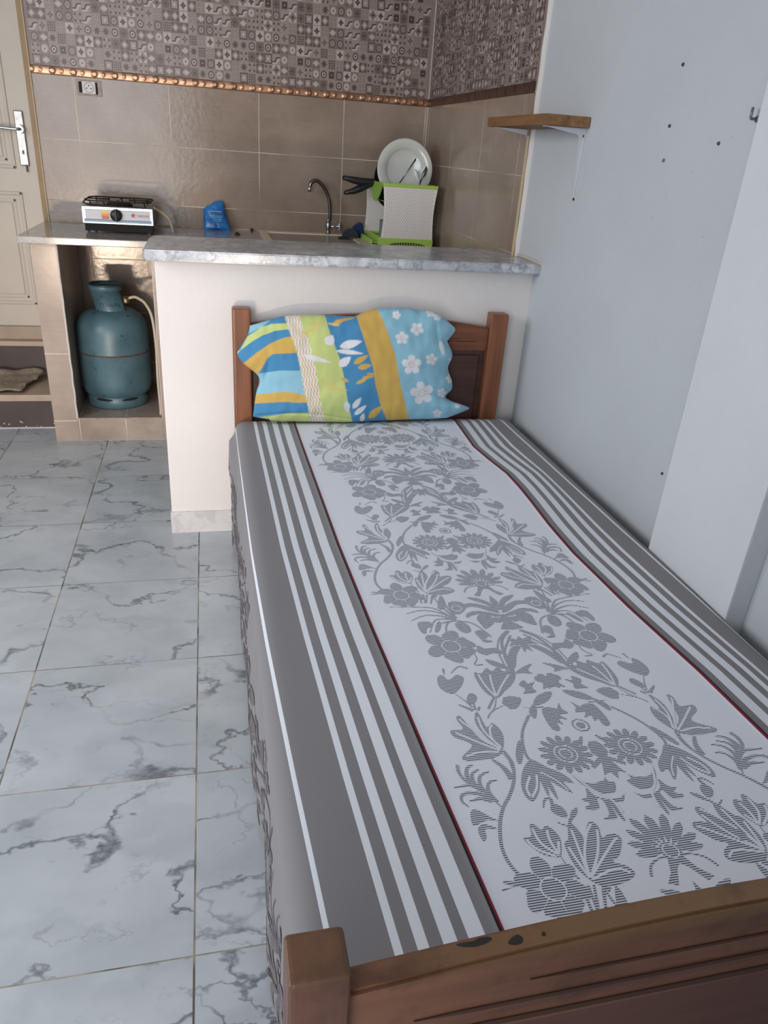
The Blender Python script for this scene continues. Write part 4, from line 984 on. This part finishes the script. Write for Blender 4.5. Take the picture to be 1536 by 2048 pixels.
# row E: bud, big tulip
P2([(600, 860), (530, 850), (470, 810), (440, 775), (475, 765), (468, 720), (490, 715), (520, 740), (540, 720), (575, 740), (605, 780), (610, 830)], c3)
for l in ([(595, 850), (520, 800), (480, 735)], [(600, 850), (560, 790), (545, 740)], [(600, 845), (597, 790)], [(590, 860), (500, 825), (455, 785)]): LN(l, c3, .0036, 1, False)
P2([(740, 965), (670, 900), (625, 810), (632, 790), (640, 780), (640, 720), (655, 710), (700, 760), (712, 790), (725, 720), (742, 700), (775, 725), (790, 770), (820, 760), (845, 755), (878, 780), (870, 850), (840, 880), (900, 900), (938, 930), (920, 960), (860, 985), (790, 988)], c3)
for l in ([(738, 955), (690, 890), (640, 815)], [(740, 955), (715, 860), (722, 760), (742, 715)], [(742, 955), (770, 860), (775, 790), (770, 740)], [(745, 950), (800, 860), (845, 790), (860, 775)], [(750, 962), (850, 915), (920, 930)], [(735, 950), (690, 830), (655, 740)]): LN(l, c3, .0036, 1, False)
LN([(640, 735), (650, 690)], c3, .004)
# row E: rose at the stem foot
def rose(c, R_, n, ph=0, sy=1.0, cuts=True):
    pts = []
    for i in range(n * 8):
        t_ = i / 8; f = abs(math.sin(math.pi * t_)) ** .45; w2 = 1 + .12 * math.sin(5.3 * t_)
        a = 2 * math.pi * t_ / n + ph; r_ = R_ * (.72 + .28 * f) * w2; pts.append((c[0] + r_ * math.cos(a), c[1] + sy * r_ * math.sin(a)))
    SH.append((pts, 0))
    if cuts:
        ringl(c, R_ * .34, .0022, 1)
        for i in range(n):
            a = 2 * math.pi * i / n + ph; SH.append(([(c[0] + R_ * .36 * math.cos(a - .03), c[1] + sy * R_ * .36 * math.sin(a - .03)), (c[0] + R_ * .8 * math.cos(a), c[1] + sy * R_ * .8 * math.sin(a)), (c[0] + R_ * .36 * math.cos(a + .06), c[1] + sy * R_ * .36 * math.sin(a + .06))], 1))
rose(c3(575, 1005), .045, 7, .3, 1.0)
LN([(350, 975), (420, 980), (500, 1000)], c3, .010); LN([(345, 1010), (430, 985), (470, 1010)], c3, .004)
LN([(700, 990), (745, 1100)], c3, .004, 0, False); LN([(728, 985), (770, 1095)], c3, .0035, 0, False); LN([(755, 985), (775, 1090)], c3, .0035, 0, False); LN([(810, 1100), (800, 1000), (830, 1010)], c3, .008)
LN([(605, 855), (650, 920), (690, 960)], c3, .0035)
# thistle (on the axis)
tb = c3(1050, 840)[1]
for an, ln_, wd in ((90, .062, .016), (66, .066, .014), (114, .066, .014), (44, .060, .013), (136, .060, .013), (22, .058, .012), (158, .058, .012), (2, .052, .012), (178, .052, .012)):
    a = math.radians(an); c_, s_ = math.cos(a), math.sin(a)
    loc = [(.012, 0), (ln_ * .5, wd * .5), (ln_ * .85, wd * .45), (ln_, 0), (ln_ * .85, -wd * .45), (ln_ * .5, -wd * .5)]
    SH.append(([(u_ * c_ - v_ * s_, tb + u_ * s_ + v_ * c_) for u_, v_ in loc], 0))
SH.append(([(.016 * math.cos(i * .52), tb + .014 * math.sin(i * .52)) for i in range(12)], 0)); ringl((0, tb), .010, .002, 1, 12)
SH.append(([(-.012, tb - .01), (.012, tb - .01), (.020, tb - .03), (.034, tb - .045), (.022, tb - .050), (.008, tb - .026), (0, tb - .020), (-.008, tb - .026), (-.022, tb - .050), (-.034, tb - .045), (-.020, tb - .03)], 0))
for s_ in (-1, 1): LN([(0, 0), (.02, .004), (.04, -.004), (.05, -.02)], lambda a_, b_: (s_ * a_, tb - .012 + b_), .004)
# rows F (from the next repeat up the bed)
fb = c2(570, 330)[1]
for s_ in (-1, 1):
    f_ = lambda a_, b_: (s_ * a_, fb + b_)
    P2([(0.002, -.012), (.018, .012), (.045, .028), (.070, .026), (.080, .008), (.068, .014), (.045, .014), (.022, -.004)], f_, 3)
    P2([(.002, -.020), (.020, -.010), (.048, .000), (.072, -.006), (.078, -.022), (.062, -.014), (.040, -.012), (.018, -.024)], f_, 3)
    P2([(.003, .0), (.010, .026), (.030, .046), (.052, .050), (.042, .038), (.022, .022), (.008, -.004)], f_, 3)
    P2([(.004, -.03), (.024, -.026), (.042, -.030), (.05, -.044), (.034, -.040), (.014, -.044)], f_, 3)
SH.append(([(0, fb + .055), (.008, fb + .03), (.004, fb), (-.004, fb), (-.008, fb + .03)], 0))
P2([(-.007, -.02), (.007, -.02), (.010, -.045), (.024, -.066), (.0, -.070), (-.024, -.066), (-.010, -.045)], lambda a_, b_: (a_, fb + b_), 2)
LN([(630, 430), (600, 470), (605, 520), (635, 580), (655, 640), (630, 690), (570, 735)], c2, .0062, 0, False)
LN([(618, 430), (585, 470), (580, 520), (600, 570), (625, 620)], c2, .0030, 0, False)
P2([(640, 600), (628, 550), (645, 508), (688, 500), (668, 545), (664, 600)], c2, 3)
P2([(520, 565), (570, 575), (620, 596), (640, 612), (590, 606), (545, 590)], c2, 3)
P2([(662, 632), (690, 605), (742, 583), (722, 615), (748, 632), (700, 630)], c2, 3)
bc = c2(690, 480)[1]
SH.append(([(0, bc + .018), (.006, bc + .008), (.026, bc + .016), (.020, bc + .002), (.030, bc - .012), (.008, bc - .008), (.008, bc - .034), (0, bc - .022), (-.008, bc - .034), (-.008, bc - .008), (-.030, bc - .012), (-.020, bc + .002), (-.026, bc + .016), (-.006, bc + .008)], 0))
P2([(600, 770), (615, 745), (640, 738), (655, 750), (680, 742), (690, 762), (660, 782), (630, 790), (612, 782)], c2, 3)
P2([(470, 435), (510, 430), (535, 455), (520, 470), (560, 480), (520, 485), (500, 470)], c2, 3)
P2([(485, 500), (520, 515), (570, 510), (610, 540), (560, 535), (530, 545), (500, 540), (480, 525)], c2, 3); LN([(440, 500), (480, 560), (470, 590), (510, 590)], c2, .004)
# ferns at left of row F
for l in ([(380, 375), (300, 345), (220, 335), (150, 350)], [(380, 378), (300, 360), (230, 360), (170, 385)], [(370, 372), (290, 330), (230, 320), (70, 318)], [(375, 370), (330, 330), (290, 290), (270, 262)], [(385, 372), (340, 320), (320, 280)], [(380, 380), (320, 375), (280, 385), (260, 440)], [(385, 382), (300, 400), (285, 430)]): LN(l[::-1], c2, .0055)
P2([(200, 400), (215, 388), (260, 390), (270, 410), (245, 420), (240, 445), (215, 435)], c2, 3); P2([(300, 385), (312, 400), (305, 430), (285, 440), (285, 410)], c2, 3)
P2([(345, 300), (370, 292), (410, 298), (428, 325), (400, 352), (365, 350), (350, 325)], c2, 3); ringl(c2(385, 325), .009, .0022, 1, 12)
P2([(378, 395), (410, 388), (445, 410), (452, 435), (420, 440), (390, 422)], c2, 3)
LN([(345, 460), (335, 420), (350, 390), (400, 385), (470, 400), (550, 460)], c2, .004, 0, False)
rose(c2(360, 505), .048, 6, .8, 1.0)
P2([(295, 320), (305, 265), (322, 275), (335, 310), (320, 330)], c2, 3)
P2([(480, 370), (505, 345), (540, 355), (565, 385), (545, 410), (520, 420), (500, 400)], c2, 3)
LN([(640, 450), (610, 540), (640, 620), (600, 680), (565, 740), (535, 800)], c2, .0045, 0, False)

nbase = len(verts)
def emit(poly, layer, f, lift, mat):
    pts = [f(a_, b_) for a_, b_ in poly]
    i0 = len(verts)
    for a_, y_ in pts:
        verts.append(tuple(spread(a_, y_, lift))); uvv.append((a_, y_))
    faces.append(tuple(range(i0, i0 + len(pts)))); mats_.append(mat); smooth.append(False)
def clip_y(poly, lo, hi):
    return all(lo < b_ < hi for _, b_ in poly)
def clip(poly, lo, hi):
    def cut(pg, side, lim):
        out = []
        for i in range(len(pg)):
            p, q = pg[i], pg[(i + 1) % len(pg)]
            ip = (p[1] - lim) * side >= 0; iq = (q[1] - lim) * side >= 0
            if ip: out.append(p)
            if ip != iq: t_ = (lim - p[1]) / (q[1] - p[1]); out.append((p[0] + (q[0] - p[0]) * t_, lim))
        return out
    pg = cut(poly, 1, lo)
    return cut(pg, -1, hi) if len(pg) > 2 else pg
seen = set(); nlift = 0
for rep in range(-1, 4):
    for poly, layer in SH:
        for s_ in (1, -1):
            q = [(s_ * a_, b_ + rep * PER) for a_, b_ in poly]
            if max(a for a, _ in q) > .262 or min(a for a, _ in q) < -.262: continue
            key = (layer, len(poly), round(sum(a for a, _ in q) / len(q), 3), round(sum(b_ for _, b_ in q) / len(q), 3))
            if key in seen: continue
            seen.add(key)
            q = clip(q, Y0 + .004, Y1 - .004)
            if len(q) < 3: continue
            nlift += 1
            emit(q, layer, lambda a_, b_: (a_, b_), (.00025 if layer == 0 else .0005) + .000008 * (nlift % 24), 1 if layer == 0 else 2)
# the same flowers, tone on tone, on the side drape
for rep in range(-1, 4):
    for poly, layer in SH:
        q = [(-.800 + .93 * (-a_), b_ + rep * PER + .2) for a_, b_ in poly]
        q2 = [(-.800 + .93 * a_, b_ + rep * PER + .2) for a_, b_ in poly]
        for qq in (q, q2):
            if max(a for a, _ in qq) > -.52 or min(a for a, _ in qq) < -.88: continue
            qq = clip(qq, Y0 + .004, Y1 - .004)
            if len(qq) < 3: continue
            emit(qq, layer, None or (lambda a_, b_: (a_, b_)), .0010 + .0005 * layer + .00002 * (len(verts) % 17), 3 if layer == 0 else 4)
me = bpy.data.meshes.new('bedspread'); me.from_pydata(verts, [], faces)
for m_ in (sm.m, hm.m, pm.m, dm.m, gm.m): me.materials.append(m_)
me.polygons.foreach_set('material_index', mats_); me.polygons.foreach_set('use_smooth', smooth)
l = me.uv_layers.new(name='UVMap'); vi = np.empty(len(me.loops), dtype=np.int32); me.loops.foreach_get('vertex_index', vi)
l.data.foreach_set('uv', np.array(uvv, dtype=np.float32)[vi].ravel())
o = bpy.data.objects.new('bedspread', me); SC.collection.objects.link(o)
tag(o, 'grey and white striped bedspread with grey floral centre band and red piping', 'bedspread')

# ------------------------------------------------------------------ pillow
LEFT = [(506, 833), (509, 808), (513, 783), (519, 764), (514, 749), (487, 727), (475, 708), (480, 695), (496, 668), (500, 651)]
RIGHT = [(893, 836), (925, 824), (938, 815), (905, 803), (891, 793), (903, 779), (904, 763), (896, 736), (905, 710), (895, 684), (897, 679), (911, 660), (902, 648)]
TOPC = [(500, 651), (535, 641), (569, 632), (601, 630), (648, 630), (700, 632), (713, 631), (734, 622), (752, 617), (785, 616), (817, 616), (834, 620), (849, 621), (868, 624), (885, 634), (902, 648)]
BOTC = [(506, 833), (538, 839), (545, 842), (600, 843), (677, 844), (700, 844), (768, 841), (818, 839), (860, 838), (893, 836)]
def resample(pts, n):
    q = catmull([(x, y, 0) for x, y in pts], 6, False); d = [0]
    for i in range(1, len(q)): d.append(d[-1] + (q[i] - q[i - 1]).length)
    t_ = np.linspace(0, d[-1], n); return np.stack([np.interp(t_, d, [p.x for p in q]), np.interp(t_, d, [p.y for p in q])], 1)
NU, NV = 470, 255
Lc, Rc, Tc, Bc = resample(LEFT, NV), resample(RIGHT, NV), resample(TOPC, NU), resample(BOTC, NU)
U, V = np.meshgrid(np.linspace(0, 1, NU), np.linspace(0, 1, NV))
def coons(k):
    return ((1 - U) * Lc[:, k][:, None] + U * Rc[:, k][:, None] + (1 - V) * Bc[:, k][None, :] + V * Tc[:, k][None, :]
            - ((1 - U) * (1 - V) * Bc[0, k] + U * (1 - V) * Bc[-1, k] + (1 - U) * V * Tc[0, k] + U * V * Tc[-1, k]))
PX, PY = coons(0), coons(1)
# printed pattern
C_BL, C_LB, C_GR, C_GO, C_WH, C_PG = (72, 134, 176), (138, 186, 204), (190, 202, 128), (200, 166, 88), (216, 217, 220), (206, 190, 118)
col = np.zeros((NV, NU, 3)); 
def vint(pts, y): return np.interp(y, [p[1] for p in pts], [p[0] for p in pts])
def hint(pts, x): return np.interp(x, [p[0] for p in pts], [p[1] for p in pts])
B1 = [(569, 632), (583, 675), (594, 705), (602, 745), (608, 780), (617, 820), (620, 845)]
B2 = [(599, 632), (605, 655), (617, 680), (623, 700), (632, 745), (637, 769), (641, 803), (647, 830), (650, 845)]
B3 = [(649, 628), (657.5, 658), (668.5, 688), (680, 718), (687, 749), (692, 783), (699, 820), (705, 845)]
B4 = [(711, 628), (725, 668), (736, 703), (746.5, 735), (751, 769), (759, 803), (775, 845)]
B5 = [(752, 615), (766, 639), (779.6, 676), (792, 715), (798, 752), (805, 786), (820, 845)]
b1, b2, b3, b4, b5 = (vint(b_, PY) for b_ in (B1, B2, B3, B4, B5))
def setc(m, c): col[m] = c
setc(PX > -1, C_LB)
kk = .16927
def lb(pts): return hint([(440 + x * kk, 600 + y * kk) for x, y in pts], PX)
h0 = lb([(330, 400), (500, 320), (600, 230), (760, 180)]); h1 = lb([(230, 600), (330, 425), (500, 315), (620, 282), (780, 275)]); h2 = lb([(205, 640), (235, 600), (380, 490), (500, 420), (650, 365), (810, 345)])
h3 = lb([(280, 745), (450, 610), (600, 510), (740, 450), (870, 425)]); h4 = lb([(280, 900), (440, 880), (500, 800), (560, 690), (620, 640), (910, 625)])
h5 = lb([(440, 870), (700, 835), (960, 835)]); h6 = lb([(420, 1115), (700, 1090), (850, 1090), (1000, 1125)]); h7 = lb([(400, 1225), (750, 1205), (1020, 1215)]); h8 = lb([(380, 1395), (600, 1370), (800, 1338), (1060, 1330)])
left = PX < b1
for lo_, hi_, c in ((None, h0, C_LB), (h0, h1, C_BL), (h1, h2, C_GR), (h2, h3, C_BL), (h3, h4, C_GO), (h4, h5, C_BL), (h5, h6, C_LB), (h6, h7, C_GO), (h7, h8, C_BL), (h8, None, C_GR)):
    m = left & ((PY >= lo_) if lo_ is not None else True) & ((PY < hi_) if hi_ is not None else True); setc(m, c)
m = (PX >= b1) & (PX < b2); wv = np.mod((PX - b1) + 1.8 * np.sin(PY / 3.2), 6.0) < 2.3
setc(m, C_WH); setc(m & wv, C_GO)
setc((PX >= b2) & (PX < b3), C_GR); setc((PX >= b3) & (PX < b4), C_BL); setc((PX >= b4) & (PX < b5), C_GO); setc(PX >= b5, C_LB)
def leaf(cx, cy, L_, wd, ang, c):
    a = math.radians(ang); dx, dy = PX - cx, PY - cy; u_ = (dx * math.cos(a) + dy * math.sin(a)) / (L_ / 2); v_ = (-dx * math.sin(a) + dy * math.cos(a)) / (wd / 2)
    setc((np.abs(u_) < 1) & (np.abs(v_) < (1 - u_ ** 2) ** .8 * (1 - .35 * u_)), c)
for q in ((702, 688, 46, 16, -14, C_WH), (700, 704.5, 56, 9, 6, C_WH), (690, 723, 30, 16, -38, C_WH), (660, 680, 22, 20, -60, C_WH), (634, 718, 58, 10, 15, C_WH), (714, 806, 28, 11, -52, C_WH), (721, 820, 30, 10, -38, C_WH), (725, 835, 18, 9, -75, C_WH), (694, 814, 22, 12, 80, C_WH),
          (722, 719, 34, 11, -30, C_GO), (730, 733, 28, 11, -12, C_GO), (743, 748, 20, 4, 3, C_GO), (737, 754, 26, 6, -8, C_GO), (724, 762, 26, 7, -24, C_GO), (751, 824, 38, 13, -42, C_GO), (690, 760, 18, 7, 25, C_GO), (676, 779, 40, 7, 4, C_PG), (660, 768, 26, 7, -4, C_PG), (690, 639, 42, 6, -10, C_GO), (676, 645, 22, 7, -12, C_GO), (634, 647, 28, 8, -8, C_PG), (622, 661, 44, 8, -14, C_PG), (668, 649, 26, 5, 10, C_PG)): leaf(*q)
ROS = (214, 196, 190)
for cx_, cy_, r_, ph in ((804, 676, 13.5, .3), (834, 658, 13.5, .9), (823.5, 729.5, 20, .35), (862.5, 718.5, 12, 0.1), (844, 786, 23.5, .5), (883, 786, 10, 0), (861, 625, 10, .4), (875, 633, 9, .2), (793, 630, 9, 0), (915, 811, 6, 0), (874, 827, 9, .3), (905, 723, 9, 0), (901, 757, 10, .5)):
    dx, dy = PX - cx_, (PY - cy_); rr_ = np.hypot(dx, dy); th = np.arctan2(dy, dx) + ph
    setc(rr_ < r_ * (.36 + .64 * np.abs(np.cos(2.5 * th)) ** .45), C_WH)
    setc((rr_ > r_ * .22) & (rr_ < r_ * .34) & (np.cos(8 * th) > .45), (150, 140, 132)); setc(rr_ < r_ * .12, ROS)
leaf(884, 697, 30, 9, 75, C_WH)
colf = np.array([[lin(tuple(c))[:3] for c in row] for row in col.reshape(-1, 3).reshape(NV, NU, 3)[:, :].tolist()], dtype=np.float32) if False else None
tab = {}
flat = col.reshape(-1, 3); outc = np.ones((len(flat), 4), dtype=np.float32)
for c in np.unique(flat, axis=0): outc[(flat == c).all(1), :3] = lin(tuple(c))[:3]
g3 = outc.reshape(NV, NU, 4); pad = np.pad(g3, ((1, 1), (1, 1), (0, 0)), 'edge')
outc = (sum(pad[i:i + NV, j:j + NU] * w_ for i, wi in enumerate((1, 2, 1)) for j, wj in enumerate((1, 2, 1)) for w_ in (wi * wj,)) / 16).reshape(-1, 4).astype(np.float32)
# thickness profile
eu = np.clip(4 * U * (1 - U), 0, 1); ev = np.clip(4 * V * (1 - V), 0, 1)
TH = .062 * eu ** .5 * ev ** .42
pv = []
for side in (1, -1):
    for j in range(NV):
        for i in range(NU):
            v_ = V[j, i]; yb = .618 + .036 * v_
            x_, y_ = PX[j, i], PY[j, i]
            wr = .0070 * noise.noise(Vector((x_ / 50, y_ / 40, 1.5))) + .0042 * noise.noise(Vector((x_ / 16, y_ / 22, 5))) * (1 - ev[j, i] * eu[j, i] * .8)
            # crease of the folded flap along the bottom left and gathered corners
            cl = np.interp(x_, [500, 560, 640, 700, 760], [833, 826, 829, 838, 846]); wr -= .004 * math.exp(-((y_ - cl) / 2.2) ** 2)
            wr -= .006 * math.exp(-((x_ - (531 - .16 * (y_ - 760))) / 6) ** 2) * math.exp(-((y_ - 742) / 22) ** 2)
            wr -= .005 * math.exp(-((x_ - (872 + .12 * (y_ - 640))) / 5) ** 2) * math.exp(-((y_ - 668) / 26) ** 2)
            wr += .004 * math.sin((y_ - 700) / 8.5) * smooth01((x_ - 868) / 30)
            yy = yb - side * TH[j, i] * (1.0 if side == 1 else .5) - (wr if side == 1 else 0) * min(1, TH[j, i] / .01)
            q = px(x_, y_, 'y', yb - .03 * (ev[j, i] * eu[j, i]) ** .5) if side == 1 else px(x_, y_, 'y', yb)
            if side == 1:
                q = px(x_, y_, 'y', yy)
            else:
                q = Vector((q.x, yy, q.z))
            pv.append((q.x, min(q.y, .684), max(q.z, ZM - .004)))
def gf(off, rev=False):
    out = []
    for j in range(NV - 1):
        for i in range(NU - 1):
            f = (off + j * NU + i, off + j * NU + i + 1, off + (j + 1) * NU + i + 1, off + (j + 1) * NU + i); out.append(f[::-1] if rev else f)
    return out
pf = gf(0) + gf(NV * NU, True)
me = bpy.data.meshes.new('pillow'); me.from_pydata(pv, [], pf)
ca = me.color_attributes.new('print', 'FLOAT_COLOR', 'POINT'); ca.data.foreach_set('color', np.concatenate([outc, outc]).ravel())
me.polygons.foreach_set('use_smooth', [True] * len(me.polygons))
pk = NT('printed_pillowcase'); at = pk.n('ShaderNodeAttribute'); at.attribute_name = 'print'
po = pk.obj(); wn = pk.noise(po, 700, 2, .6)
pk.set(Base_Color=pk.mix(.12, at.outputs[0], pk.ramp(wn, [(.3, (.3, .3, .3)), (.7, (.7, .7, .7))]), 'OVERLAY'), Roughness=.85, Sheen_Weight=.1, Specular_IOR_Level=.2)
pk.bump(pk.noise(po, 60, 4, .6), .25, .003)
me.materials.append(pk.m); o = bpy.data.objects.new('pillow', me); SC.collection.objects.link(o)
tag(o, 'pillow in blue, green and gold printed case with white flowers leaning on the headboard', 'pillow')
